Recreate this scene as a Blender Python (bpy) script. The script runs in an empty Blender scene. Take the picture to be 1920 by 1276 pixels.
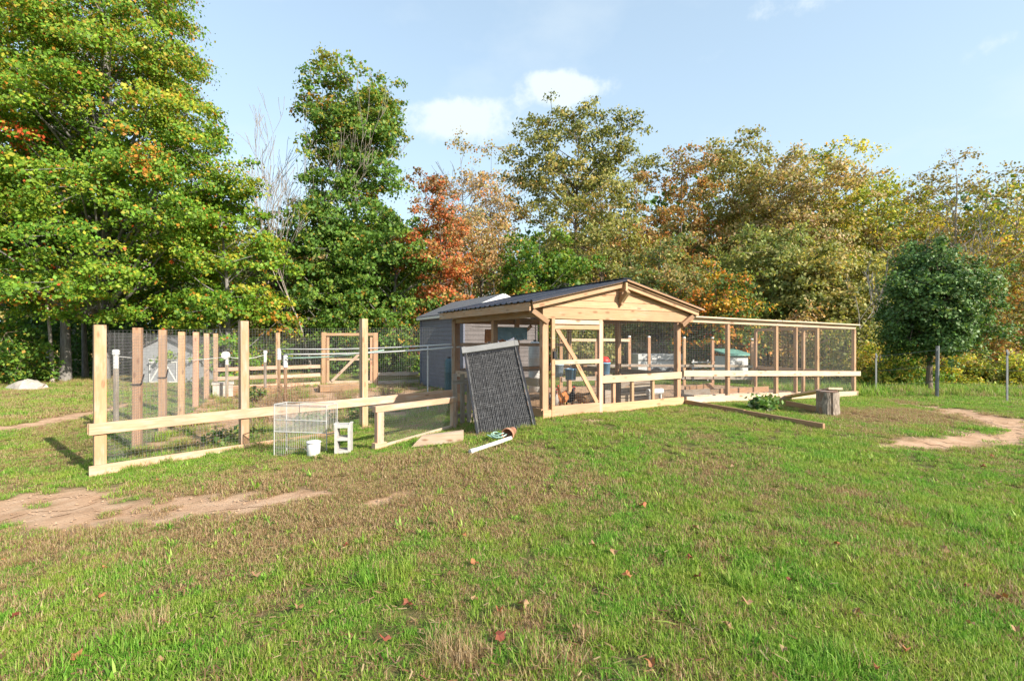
import bpy, math, random
import numpy as np
from mathutils import Vector, Matrix

R = math.radians
rnd = random.Random(7)
scene = bpy.context.scene
COL = scene.collection

# ------------------------------------------------------------------ camera, sky, sun, exposure
EYE = 1.70                       # camera height above the lawn it stands on
F = 907.0                        # focal length in photograph pixels (17 mm)
cam_d = bpy.data.cameras.new('camera')
cam = bpy.data.objects.new('camera', cam_d)
COL.objects.link(cam)
cam.location = (0, 0, EYE)
cam.rotation_euler = (R(90), 0, 0)
cam_d.lens = 17.0
cam_d.sensor_width = 36.0
cam_d.clip_start = 0.05
cam_d.clip_end = 3000
scene.camera = cam

SUN_EL = R(29)
SUN_AZ = R(128)                  # clockwise from +Y: behind the camera, to the right
world = bpy.data.worlds.new('World')
scene.world = world
world.use_nodes = True
wn = world.node_tree.nodes
wl = world.node_tree.links
wn.clear()
w_out = wn.new('ShaderNodeOutputWorld')
w_bg = wn.new('ShaderNodeBackground')
w_bg.inputs['Strength'].default_value = 0.15
sky = wn.new('ShaderNodeTexSky')
sky.sky_type = 'NISHITA'
sky.sun_disc = False
sky.sun_elevation = SUN_EL
sky.sun_rotation = SUN_AZ
sky.altitude = 250
sky.air_density = 1.0
sky.dust_density = 1.6
sky.ozone_density = 1.0
tc = wn.new('ShaderNodeTexCoord')


def wmath(op, a, b=None, clamp=False):
    n = wn.new('ShaderNodeMath'); n.operation = op; n.use_clamp = clamp
    for i, v in enumerate((a, b)):
        if v is None: continue
        if isinstance(v, (int, float)): n.inputs[i].default_value = v
        else: wl.new(v, n.inputs[i])
    return n.outputs[0]


sepw = wn.new('ShaderNodeSeparateXYZ'); wl.new(tc.outputs['Generated'], sepw.inputs[0])
# cloud layer: direction projected on a flat sheet overhead, so clouds go on all round
zc = wmath('MAXIMUM', wmath('ADD', sepw.outputs[2], 0.12), 0.02)
comb = wn.new('ShaderNodeCombineXYZ')
wl.new(wmath('DIVIDE', sepw.outputs[0], zc), comb.inputs[0])
wl.new(wmath('DIVIDE', sepw.outputs[1], zc), comb.inputs[1])
nz = wn.new('ShaderNodeTexNoise'); nz.inputs['Scale'].default_value = 1.15
nz.inputs['Detail'].default_value = 7; nz.inputs['Roughness'].default_value = 0.58
wl.new(comb.outputs[0], nz.inputs['Vector'])
cirr = wn.new('ShaderNodeMapRange'); cirr.inputs[1].default_value = 0.50; cirr.inputs[2].default_value = 0.82
cirr.inputs[3].default_value = 0.0; cirr.inputs[4].default_value = 0.55; cirr.clamp = True
wl.new(nz.outputs['Fac'], cirr.inputs[0])
# the two small puffs above the tree line
nz2 = wn.new('ShaderNodeTexNoise'); nz2.inputs['Scale'].default_value = 16
nz2.inputs['Detail'].default_value = 6; nz2.inputs['Roughness'].default_value = 0.6
wl.new(tc.outputs['Generated'], nz2.inputs['Vector'])
puffs = None
for (px, py, rx, rz, st) in ((1055, 165, .075, .024, 1.5), (848, 222, .075, .030, 1.1), (1500, 2, .08, .02, .55), (1890, 80, .05, .02, .4), (1000, 250, .22, .06, .32)):
    v = Vector(((px - 960) / F, 1, (638 - py) / F)).normalized()
    dx = wmath('DIVIDE', wmath('SUBTRACT', sepw.outputs[0], v.x), rx)
    dz = wmath('DIVIDE', wmath('SUBTRACT', sepw.outputs[2], v.z), rz)
    r2 = wmath('ADD', wmath('MULTIPLY', dx, dx), wmath('MULTIPLY', dz, dz))
    front = wmath('GREATER_THAN', sepw.outputs[1], 0.0)
    g = wmath('MULTIPLY', wmath('MULTIPLY', wmath('POWER', 2.718, wmath('MULTIPLY', r2, -1.0)), st), front)
    puffs = g if puffs is None else wmath('ADD', puffs, g)
nzs = wmath('MULTIPLY', wmath('SUBTRACT', nz2.outputs['Fac'], 0.5), 2.2)
pv = wmath('ADD', puffs, wmath('MULTIPLY', nzs, wmath('MINIMUM', wmath('MULTIPLY', puffs, 2.5), 1.0)))
pm = wn.new('ShaderNodeMapRange'); pm.interpolation_type = 'SMOOTHSTEP'; pm.inputs[1].default_value = 0.25; pm.inputs[2].default_value = 0.95
pm.inputs[4].default_value = 0.92
wl.new(pv, pm.inputs[0]); pf = pm.outputs[0]
cfac = wmath('MAXIMUM', cirr.outputs[0], pf, True)
mixc = wn.new('ShaderNodeMix'); mixc.data_type = 'RGBA'
wl.new(cfac, mixc.inputs[0]); wl.new(sky.outputs[0], mixc.inputs[6])
mixc.inputs[7].default_value = (3.6, 3.6, 3.6, 1)
# thin high veil everywhere, whiter towards the horizon
veil = wn.new('ShaderNodeMix'); veil.data_type = 'RGBA'
vf = wmath('MULTIPLY', wmath('POWER', wmath('SUBTRACT', 1.0, wmath('MAXIMUM', sepw.outputs[2], 0.0)), 2.5), 0.60, True)
wl.new(wmath('ADD', vf, 0.40), veil.inputs[0]); wl.new(mixc.outputs[2], veil.inputs[6])
veil.inputs[7].default_value = (2.2, 2.8, 3.05, 1)
wl.new(veil.outputs[2], w_bg.inputs['Color'])
wl.new(w_bg.outputs[0], w_out.inputs[0])

sun_d = bpy.data.lights.new('sun', 'SUN')
sun_d.energy = 4.2
sun_d.angle = R(0.55)
sun_d.color = (1.0, 0.90, 0.76)
sun = bpy.data.objects.new('sun', sun_d)
COL.objects.link(sun)
sdir = Vector((math.sin(SUN_AZ) * math.cos(SUN_EL), math.cos(SUN_AZ) * math.cos(SUN_EL), math.sin(SUN_EL)))
sun.rotation_euler = sdir.to_track_quat('Z', 'Y').to_euler()
sun.location = sdir * 50

scene.render.engine = 'CYCLES'
scene.view_settings.view_transform = 'Standard'
scene.view_settings.look = 'None'
scene.view_settings.gamma = 1.0
scene.view_settings.use_curve_mapping = False
scene.view_settings.exposure = 1.16
scene.cycles.max_bounces = 5
scene.cycles.diffuse_bounces = 3
scene.cycles.glossy_bounces = 2
scene.cycles.transmission_bounces = 2
scene.cycles.transparent_max_bounces = 8

# ------------------------------------------------------------------ materials


def new_mat(name):
    m = bpy.data.materials.new(name); m.use_nodes = True
    nt = m.node_tree
    b = nt.nodes['Principled BSDF']
    return m, nt, b


def ramp(nt, fac, stops):
    r = nt.nodes.new('ShaderNodeValToRGB')
    e = r.color_ramp.elements
    while len(e) < len(stops): e.new(0.5)
    for el, (p, c) in zip(e, stops):
        el.position = p; el.color = (*c, 1)
    nt.links.new(fac, r.inputs[0])
    return r.outputs[0]


def noise(nt, vec, scale, detail=4, rough=0.55):
    n = nt.nodes.new('ShaderNodeTexNoise')
    n.inputs['Scale'].default_value = scale; n.inputs['Detail'].default_value = detail
    n.inputs['Roughness'].default_value = rough
    if vec is not None: nt.links.new(vec, n.inputs['Vector'])
    return n.outputs['Fac']


def mapping(nt, vec, scale):
    n = nt.nodes.new('ShaderNodeMapping'); n.inputs['Scale'].default_value = scale
    nt.links.new(vec, n.inputs['Vector']); return n.outputs[0]


def mixcol(nt, fac, a, b, mode='MIX'):
    n = nt.nodes.new('ShaderNodeMix'); n.data_type = 'RGBA'; n.blend_type = mode
    for i, v in ((0, fac), (6, a), (7, b)):
        if isinstance(v, (int, float)): n.inputs[i].default_value = v
        elif isinstance(v, tuple): n.inputs[i].default_value = (*v, 1)
        else: nt.links.new(v, n.inputs[i])
    return n.outputs[2]


def nmath(nt, op, a, b=None, clamp=False):
    n = nt.nodes.new('ShaderNodeMath'); n.operation = op; n.use_clamp = clamp
    for i, v in enumerate((a, b)):
        if v is None: continue
        if isinstance(v, (int, float)): n.inputs[i].default_value = v
        else: nt.links.new(v, n.inputs[i])
    return n.outputs[0]


def bump(nt, b, h, strength=0.3, dist=0.01):
    n = nt.nodes.new('ShaderNodeBump'); n.inputs['Strength'].default_value = strength
    n.inputs['Distance'].default_value = dist
    nt.links.new(h, n.inputs['Height']); nt.links.new(n.outputs[0], b.inputs['Normal'])


def wood_mat(name, dark, light, grey=None, greyamt=0.0, knot=(0.25, 0.12, 0.06)):
    m, nt, b = new_mat(name)
    t = nt.nodes.new('ShaderNodeTexCoord'); oi = nt.nodes.new('ShaderNodeObjectInfo')
    add = nt.nodes.new('ShaderNodeVectorMath'); add.operation = 'ADD'
    sc = nt.nodes.new('ShaderNodeVectorMath'); sc.operation = 'SCALE'; sc.inputs[0].default_value = (7.3, 3.1, 5.7)
    nt.links.new(oi.outputs['Random'], sc.inputs['Scale'])
    nt.links.new(t.outputs['Object'], add.inputs[0]); nt.links.new(sc.outputs[0], add.inputs[1])
    v = add.outputs[0]
    g = noise(nt, mapping(nt, v, (1.6, 26, 26)), 1.6, 5, 0.6)
    g2 = noise(nt, v, 2.2, 3)
    c = ramp(nt, g, [(0.28, dark), (0.72, light)])
    c = mixcol(nt, nmath(nt, 'MULTIPLY', ramp(nt, g2, [(.35, (0, 0, 0)), (.7, (1, 1, 1))]), 0.6), c, tuple(x * 0.62 for x in light), 'MIX')
    # knots
    vo = nt.nodes.new('ShaderNodeTexVoronoi'); vo.inputs['Scale'].default_value = 1.0
    nt.links.new(mapping(nt, v, (2.6, 7, 7)), vo.inputs['Vector'])
    kf = nt.nodes.new('ShaderNodeMapRange'); kf.inputs[1].default_value = 0.12; kf.inputs[2].default_value = 0.22
    kf.inputs[3].default_value = 0.85; kf.inputs[4].default_value = 0.0
    nt.links.new(vo.outputs['Distance'], kf.inputs[0])
    c = mixcol(nt, kf.outputs[0], c, knot)
    if grey:
        gn = noise(nt, mapping(nt, v, (1.0, 6, 6)), 2.0, 4, 0.65)
        gf = nt.nodes.new('ShaderNodeMapRange'); gf.inputs[1].default_value = 0.62 - greyamt * 0.4; gf.inputs[2].default_value = 0.85 - greyamt * 0.4
        nt.links.new(gn, gf.inputs[0])
        c = mixcol(nt, nmath(nt, 'MULTIPLY', gf.outputs[0], 0.85), c, grey)
    hv = nt.nodes.new('ShaderNodeHueSaturation')
    vr = nt.nodes.new('ShaderNodeMapRange'); vr.inputs[3].default_value = 0.80; vr.inputs[4].default_value = 1.16
    nt.links.new(oi.outputs['Random'], vr.inputs[0]); nt.links.new(vr.outputs[0], hv.inputs['Value'])
    hs = nt.nodes.new('ShaderNodeMapRange'); hs.inputs[3].default_value = 0.493; hs.inputs[4].default_value = 0.512
    fr = nmath(nt, 'FRACT', nmath(nt, 'MULTIPLY', oi.outputs['Random'], 7.13))
    nt.links.new(fr, hs.inputs[0]); nt.links.new(hs.outputs[0], hv.inputs['Hue'])
    nt.links.new(c, hv.inputs['Color'])
    nt.links.new(hv.outputs[0], b.inputs['Base Color'])
    b.inputs['Roughness'].default_value = 0.75
    bump(nt, b, g, 0.35, 0.004)
    return m


def plain_mat(name, col, rough=0.6, metal=0.0, var=0.15, scale=6.0, dirt=None, dirtamt=0.4, bmp=0.0):
    m, nt, b = new_mat(name)
    t = nt.nodes.new('ShaderNodeTexCoord')
    n = noise(nt, t.outputs['Object'], scale, 5, 0.6)
    c = ramp(nt, n, [(0.3, tuple(x * (1 - var) for x in col)), (0.7, tuple(min(1, x * (1 + var)) for x in col))])
    if dirt:
        n2 = noise(nt, t.outputs['Object'], scale * 0.6, 6, 0.7)
        f = nt.nodes.new('ShaderNodeMapRange'); f.inputs[1].default_value = 0.5; f.inputs[2].default_value = 0.7
        f.inputs[4].default_value = dirtamt
        nt.links.new(n2, f.inputs[0]); c = mixcol(nt, f.outputs[0], c, dirt)
    nt.links.new(c, b.inputs['Base Color'])
    b.inputs['Roughness'].default_value = rough; b.inputs['Metallic'].default_value = metal
    if bmp: bump(nt, b, noise(nt, t.outputs['Object'], scale * 5, 4), bmp, 0.01)
    return m


def bark_mat(name, dark, light, scale=1.0):
    m, nt, b = new_mat(name)
    t = nt.nodes.new('ShaderNodeTexCoord')
    n = noise(nt, mapping(nt, t.outputs['Object'], (9 * scale, 9 * scale, 1.6 * scale)), 1.6, 6, 0.65)
    c = ramp(nt, n, [(0.3, dark), (0.65, light)])
    nt.links.new(c, b.inputs['Base Color']); b.inputs['Roughness'].default_value = 0.9
    bump(nt, b, n, 0.7, 0.03)
    return m


def leaf_mat(name, transl=0.42, rough=0.55):
    m, nt, b = new_mat(name)
    a = nt.nodes.new('ShaderNodeAttribute'); a.attribute_name = 'Col'
    b.inputs['Roughness'].default_value = rough
    b.inputs['Specular IOR Level'].default_value = 0.35
    nt.links.new(a.outputs['Color'], b.inputs['Base Color'])
    tr = nt.nodes.new('ShaderNodeBsdfTranslucent')
    g = nt.nodes.new('ShaderNodeMix'); g.data_type = 'RGBA'; g.blend_type = 'MULTIPLY'; g.inputs[0].default_value = 1
    nt.links.new(a.outputs['Color'], g.inputs[6]); g.inputs[7].default_value = (1.15, 1.1, 0.5, 1)
    nt.links.new(g.outputs[2], tr.inputs['Color'])
    mx = nt.nodes.new('ShaderNodeMixShader'); mx.inputs[0].default_value = transl
    nt.links.new(b.outputs[0], mx.inputs[1]); nt.links.new(tr.outputs[0], mx.inputs[2])
    nt.links.new(mx.outputs[0], nt.nodes['Material Output'].inputs['Surface'])
    return m


M = {}
M['pine'] = wood_mat('pine', (0.40, 0.215, 0.115), (0.57, 0.345, 0.205), (0.44, 0.37, 0.29), 0.12)
M['pine_post'] = wood_mat('pine_post', (0.36, 0.20, 0.105), (0.52, 0.32, 0.185), (0.40, 0.34, 0.27), 0.38)
M['pine_pink'] = wood_mat('pine_pink', (0.44, 0.245, 0.15), (0.60, 0.375, 0.26), (0.48, 0.41, 0.34), 0.36)
M['pine_pale'] = wood_mat('pine_pale', (0.48, 0.33, 0.215), (0.64, 0.485, 0.35), (0.50, 0.45, 0.39), 0.25)
M['wood_grey'] = wood_mat('wood_grey', (0.16, 0.12, 0.085), (0.34, 0.27, 0.20), (0.33, 0.30, 0.27), 0.5)
M['wood_brown'] = wood_mat('wood_brown', (0.22, 0.12, 0.06), (0.40, 0.24, 0.13), (0.30, 0.25, 0.2), 0.2)
M['wire'] = plain_mat('galvanised_wire', (0.24, 0.24, 0.245), 0.55, 0.3)
M['roof_metal'] = plain_mat('dark_roof_metal', (0.030, 0.034, 0.050), 0.38, 0.5, 0.2, 3)
M['shingle'] = None
M['white_plastic'] = plain_mat('white_plastic', (0.60, 0.60, 0.585), 0.4, 0, 0.06, 5, (0.45, 0.40, 0.32), 0.35)
M['white_paint'] = plain_mat('white_paint', (0.60, 0.60, 0.585), 0.5, 0, 0.05, 4, (0.55, 0.52, 0.46), 0.3)
M['pvc'] = plain_mat('pvc_pipe', (0.60, 0.60, 0.585), 0.35, 0, 0.05, 5, (0.5, 0.48, 0.4), 0.3)
M['pvc_green'] = plain_mat('pvc_green', (0.30, 0.46, 0.38), 0.4, 0, 0.1)
M['concrete'] = plain_mat('concrete', (0.42, 0.41, 0.39), 0.9, 0, 0.18, 14, (0.3, 0.27, 0.22), 0.4, 0.5)
M['terracotta'] = plain_mat('terracotta', (0.42, 0.19, 0.11), 0.8, 0, 0.2, 10, (0.5, 0.4, 0.32), 0.4)
M['black_metal'] = plain_mat('black_metal', (0.035, 0.035, 0.04), 0.45, 0.4, 0.2)
M['panel_grey'] = plain_mat('panel_grey', (0.034, 0.034, 0.036), 0.9, 0, 0.3, 9)
M['panel_wire'] = plain_mat('panel_wire', (0.085, 0.085, 0.088), 0.7, 0.0, 0.8, 14)
M['light_grey'] = plain_mat('light_grey', (0.22, 0.22, 0.215), 0.5, 0.1, 0.12, 8, (0.3, 0.28, 0.25), 0.4)
M['blue_siding'] = plain_mat('blue_grey_siding', (0.145, 0.155, 0.20), 0.7, 0, 0.1, 3)
M['tan_siding'] = plain_mat('tan_siding', (0.125, 0.108, 0.105), 0.7, 0, 0.12, 3)
M['barn_grey'] = plain_mat('barn_grey', (0.26, 0.27, 0.29), 0.8, 0, 0.15, 4)
M['blue_plastic'] = plain_mat('blue_plastic', (0.20, 0.40, 0.62), 0.4, 0, 0.1)
M['pale_blue'] = plain_mat('pale_blue_plastic', (0.40, 0.50, 0.64), 0.4, 0, 0.1)
M['red_plastic'] = plain_mat('red_plastic', (0.55, 0.045, 0.04), 0.4, 0, 0.1)
M['orange_cloth'] = plain_mat('orange_cloth', (0.55, 0.22, 0.06), 0.7, 0, 0.15)
M['green_metal'] = plain_mat('green_metal', (0.16, 0.36, 0.30), 0.5, 0.1, 0.15)
M['dark_teal'] = plain_mat('dark_teal', (0.05, 0.11, 0.13), 0.5, 0.1, 0.2)
M['rack_white'] = plain_mat('rack_white', (0.42, 0.42, 0.41), 0.5, 0, 0.15, 6, (0.28, 0.2, 0.13), 0.5)
M['steel'] = plain_mat('steel_post', (0.15, 0.16, 0.165), 0.6, 0.2, 0.25)
M['rope'] = plain_mat('white_rope', (0.70, 0.70, 0.68), 0.8)
M['stone'] = plain_mat('stone', (0.40, 0.36, 0.32), 0.9, 0, 0.25, 5, (0.2, 0.19, 0.15), 0.5, 0.6)
M['bark_grey'] = bark_mat('bark_grey', (0.10, 0.095, 0.09), (0.25, 0.235, 0.22))
M['bark_brown'] = bark_mat('bark_brown', (0.07, 0.05, 0.035), (0.20, 0.155, 0.115))
M['bark_pale'] = bark_mat('bark_pale', (0.20, 0.17, 0.145), (0.37, 0.325, 0.28))
M['log_bark'] = bark_mat('log_bark', (0.07, 0.05, 0.038), (0.36, 0.30, 0.24), 2.6)
M['log_cut'] = wood_mat('log_cut', (0.14, 0.075, 0.05), (0.26, 0.16, 0.11), (0.38, 0.34, 0.3), 0.3)
M['leaf'] = leaf_mat('leaf')
M['leaf_gloss'] = leaf_mat('leaf_gloss', 0.3, 0.5)
M['dead_leaf'] = leaf_mat('dead_leaf', 0.15, 0.7)
M['dry_stalk'] = plain_mat('dry_stalk', (0.27, 0.17, 0.09), 0.9, 0, 0.3, 8)
M['hen'] = leaf_mat('hen_feather', 0.0, 0.8)
M['comb'] = plain_mat('comb_red', (0.5, 0.03, 0.03), 0.6)
M['beak'] = plain_mat('beak', (0.45, 0.28, 0.08), 0.5)

# shingles: courses as relief on the far shed roof
m, nt, b = new_mat('shingle')
t = nt.nodes.new('ShaderNodeTexCoord')
br = nt.nodes.new('ShaderNodeTexBrick'); br.inputs['Scale'].default_value = 7
br.inputs['Color1'].default_value = (0.10, 0.105, 0.12, 1); br.inputs['Color2'].default_value = (0.15, 0.155, 0.17, 1)
br.inputs['Mortar'].default_value = (0.06, 0.06, 0.07, 1); br.inputs['Mortar Size'].default_value = 0.02
nt.links.new(t.outputs['Object'], br.inputs['Vector'])
nt.links.new(br.outputs['Color'], b.inputs['Base Color']); b.inputs['Roughness'].default_value = 0.85
M['shingle'] = m

# ------------------------------------------------------------------ ground shape
# surveyed spots: x, y, height relative to the eye
CTRL = [(0, -3, -1.72), (0, 0, -1.70), (-3, 3, -1.80), (3, 3, -1.66), (0, 5, -1.66), (-6, 4, -1.95), (6, 4, -1.68), (-6.39, 7.5, -2.07),
        (-4.98, 8.99, -2.0), (-3.3, 10.76, -1.97), (-1.45, 12.7, -1.80), (0.61, 9.2, -1.46), (3.77, 11.04, -1.45), (2.2, 10.1, -1.46),
        (-1.0, 9.3, -1.66), (1.7, 14.6, -1.52), (10.0, 14.1, -1.62), (7, 12.6, -1.56), (6, 9, -1.52), (9, 9, -1.56), (12, 11, -1.60), (14, 14, -1.64),
        (20, 16, -1.75), (10, 6, -1.66), (-10.85, 17.7, -1.90), (-8, 11, -2.03), (-12, 10, -1.98), (-7.8, 20, -1.80), (-3.9, 20.8, -1.88),
        (-1.7, 17, -1.84), (0.9, 18.5, -1.75), (-18, 20, -1.82), (-16, 14, -1.9), (-25, 24, -1.85), (4, 18, -1.65), (8, 20, -1.75), (14, 20, -1.9),
        (20, 26, -2.6), (-9, 3, -2.0), (9, 0, -1.75), (-9, -3, -2.0), (9, -3, -1.8), (0, 30, -1.95), (-15, 32, -1.9), (35, 20, -2.6), (-35, 20, -1.9),
        (0, 50, -2.3), (40, 50, -3.2), (-40, 50, -2.2), (-40, 0, -2.2), (40, 0, -2.4), (0, -40, -2.2)]
_P = np.array([(c[0], c[1]) for c in CTRL], float)
_Z = np.array([c[2] + 1.9 for c in CTRL], float)


def _U(r2):
    return np.where(r2 > 1e-9, 0.5 * r2 * np.log(np.maximum(r2, 1e-9)), 0.0)


_n = len(_P)
_K = _U(((_P[:, None, :] - _P[None, :, :]) ** 2).sum(-1)) + np.eye(_n) * 0.05
_A = np.zeros((_n + 3, _n + 3)); _A[:_n, :_n] = _K; _A[:_n, _n] = 1; _A[:_n, _n + 1:] = _P; _A[_n, :_n] = 1; _A[_n + 1:, :_n] = _P.T
_W = np.linalg.solve(_A, np.concatenate([_Z, [0, 0, 0]]))


def ground(x, y):
    """ground height (world z) for arrays or scalars"""
    x = np.asarray(x, float); y = np.asarray(y, float)
    sh = x.shape
    q = np.stack([x.ravel(), y.ravel()], -1)
    out = np.empty(len(q))
    for i in range(0, len(q), 20000):
        s = q[i:i + 20000]
        r2 = ((s[:, None, :] - _P[None]) ** 2).sum(-1)
        out[i:i + 20000] = _U(r2) @ _W[:_n] + _W[_n] + s @ _W[_n + 1:]
    rr = np.hypot(q[:, 0], q[:, 1])
    k = np.clip((rr - 30) / 15, 0, 1)
    far = -0.4 - np.clip((rr - 30) / 200, 0, 3)
    z = np.clip(out, -1.6, 1) * (1 - k) + far * k - 1.9 + EYE
    # gentle tussocks
    z = z + 0.012 * np.sin(q[:, 0] * 2.1 + 1.3 * np.sin(q[:, 1] * 1.7)) * np.sin(q[:, 1] * 2.6 + 0.7) * np.clip(1.5 - rr / 20, 0, 1)
    return z.reshape(sh)


def gz(x, y):
    return float(ground(np.array([x]), np.array([y]))[0])


def spot(px, py):
    """where the sight line through a photograph pixel meets the ground"""
    lo, hi = 0.5, 200.0
    for _ in range(60):
        d = 0.5 * (lo + hi)
        if EYE - (py - 638) / F * d < gz((px - 960) / F * d, d): hi = d
        else: lo = d
    return Vector(((px - 960) / F * lo, lo, gz((px - 960) / F * lo, lo)))


def at(px, py, d):
    return Vector(((px - 960) / F * d, d, EYE + (638 - py) / F * d))


# value noise for masks
_rs = np.random.RandomState(3)
_T = _rs.rand(64, 64)


def vnoise(x, y):
    xi = np.floor(x).astype(int); yi = np.floor(y).astype(int)
    fx = x - xi; fy = y - yi
    fx = fx * fx * (3 - 2 * fx); fy = fy * fy * (3 - 2 * fy)
    a = _T[xi % 64, yi % 64]; b_ = _T[(xi + 1) % 64, yi % 64]; c = _T[xi % 64, (yi + 1) % 64]; d = _T[(xi + 1) % 64, (yi + 1) % 64]
    return (a * (1 - fx) + b_ * fx) * (1 - fy) + (c * (1 - fx) + d * fx) * fy


def fbm(x, y):
    return (vnoise(x, y) + 0.5 * vnoise(x * 2.1 + 7, y * 2.1 + 3) + 0.25 * vnoise(x * 4.3 + 1, y * 4.3 + 9)) / 1.75


def seg_dist(x, y, pts, widths):
    """distance to a polyline divided by the local half width"""
    best = np.full(x.shape, 1e9)
    for (p, q, wa, wb) in zip(pts[:-1], pts[1:], widths[:-1], widths[1:]):
        dx, dy = q[0] - p[0], q[1] - p[1]
        tt = np.clip(((x - p[0]) * dx + (y - p[1]) * dy) / (dx * dx + dy * dy), 0, 1)
        d = np.hypot(x - p[0] - tt * dx, y - p[1] - tt * dy) / (wa + (wb - wa) * tt)
        best = np.minimum(best, d)
    return best


def in_poly(x, y, poly):
    ins = np.zeros(x.shape, bool)
    n = len(poly)
    for i in range(n):
        x1, y1 = poly[i]; x2, y2 = poly[(i + 1) % n]
        c = ((y1 > y) != (y2 > y)) & (x < (x2 - x1) * (y - y1) / (y2 - y1 + 1e-12) + x1)
        ins ^= c
    return ins


# layout (metres): pen corners, shed frame, run frame
FA = Vector((-6.39, 7.5)); FB = Vector((-1.45, 12.7)); FC = Vector((-10.85, 17.7))
SH_ANG = math.atan2(1.84, 3.16); SH_W, SH_L = 3.66, 4.08
SU = Vector((math.cos(SH_ANG), math.sin(SH_ANG))); SV = Vector((-SU.y, SU.x)); SH0 = Vector((0.61, 9.2))
WR0 = Vector((3.77, 11.04)); WR1 = Vector((10.0, 14.1))
PEN = [tuple(FA), tuple(FB), (-1.69, 17.0), (-3.9, 20.8), (-5.7, 20.3), (-7.8, 20.0), tuple(FC)]
COOP = [tuple(SH0), tuple(WR0), tuple(WR1), (9.0, 16.8), (7.5, 19.0), (1.6, 17.8), (-0.6, 16.4), tuple(FB)]
PATHS = [([spot(-260, 950)[:2], spot(60, 958)[:2], spot(250, 962)[:2], spot(430, 948)[:2], spot(600, 922)[:2]], [1.0, .95, .85, .62, .22]),
         ([spot(-120, 816)[:2], spot(60, 796)[:2], spot(180, 772)[:2], spot(240, 756)[:2]], [.42, .42, .36, .25]),
         ([spot(1640, 836)[:2], spot(1760, 829)[:2], spot(1870, 818)[:2], spot(1960, 806)[:2], spot(2150, 790)[:2]], [.12, .35, .5, .6, .6]),
         ([spot(1930, 812)[:2], spot(1870, 790)[:2], spot(1800, 771)[:2], spot(1720, 758)[:2]], [.6, .65, .55, .3]),
         ([spot(1030, 790)[:2], spot(1075, 790)[:2], spot(1120, 786)[:2]], [.16, .22, .12]),
         ([spot(690, 945)[:2], spot(760, 925)[:2]], [.10, .14])]


def dirt_mask(x, y):
    n = fbm(x * 1.7 + 20, y * 1.7 + 11) - 0.5 + .55 * (vnoise(x * 7.3 + 2, y * 7.3 + 5) - .5) + .4 * (vnoise(x * 13.1, y * 13.1 + 8) - .5)
    m = np.zeros(x.shape)
    for pts, w in PATHS:
        d = seg_dist(x, y, pts, w)
        m = np.maximum(m, np.clip(1.25 - .8 * d + n * 1.2, 0, 1.4))
    inp = in_poly(x, y, PEN)
    m = np.where(inp, np.maximum(m, 0.62 + 1.4 * n + 0.25 * np.clip((y - 9.5) / 3, -1, 1)), m)
    inc = in_poly(x, y, COOP)
    m = np.where(inc, np.maximum(m, 0.95 + n), m)
    return np.clip(m, 0, 1)


# ------------------------------------------------------------------ mesh helpers


def np_mesh(name, verts, faces, cols=None, mat=None, smooth=False):
    """verts (n,3), faces (m,k) all of one size, optional point colours"""
    me = bpy.data.meshes.new(name)
    verts = np.asarray(verts, np.float32); faces = np.asarray(faces, np.int32)
    k = faces.shape[1]
    me.vertices.add(len(verts)); me.vertices.foreach_set('co', verts.ravel())
    me.loops.add(faces.size); me.loops.foreach_set('vertex_index', faces.ravel())
    me.polygons.add(len(faces))
    me.polygons.foreach_set('loop_start', np.arange(0, faces.size, k, dtype=np.int32))
    me.polygons.foreach_set('loop_total', np.full(len(faces), k, np.int32))
    if smooth: me.polygons.foreach_set('use_smooth', np.ones(len(faces), bool))
    if cols is not None:
        a = me.attributes.new('Col', 'FLOAT_COLOR', 'POINT')
        c = np.ones((len(verts), 4), np.float32); c[:, :3] = cols
        a.data.foreach_set('color', c.ravel())
    me.update(calc_edges=True)
    if mat: me.materials.append(mat)
    return me


def link(name, me, parent=None, loc=(0, 0, 0)):
    o = bpy.data.objects.new(name, me); COL.objects.link(o)
    o.parent = parent; o.location = loc
    return o


def tag(o, label=None, cat=None, group=None, kind=None):
    if label: o['label'] = label
    if cat: o['category'] = cat
    if group: o['group'] = group
    if kind: o['kind'] = kind
    return o


def thing(name, label, cat, loc, rotz=0.0, group=None):
    o = bpy.data.objects.new(name, None); COL.objects.link(o)
    o.location = loc; o.rotation_euler = (0, 0, rotz); o.empty_display_size = 0.2
    return tag(o, label, cat, group)


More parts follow.
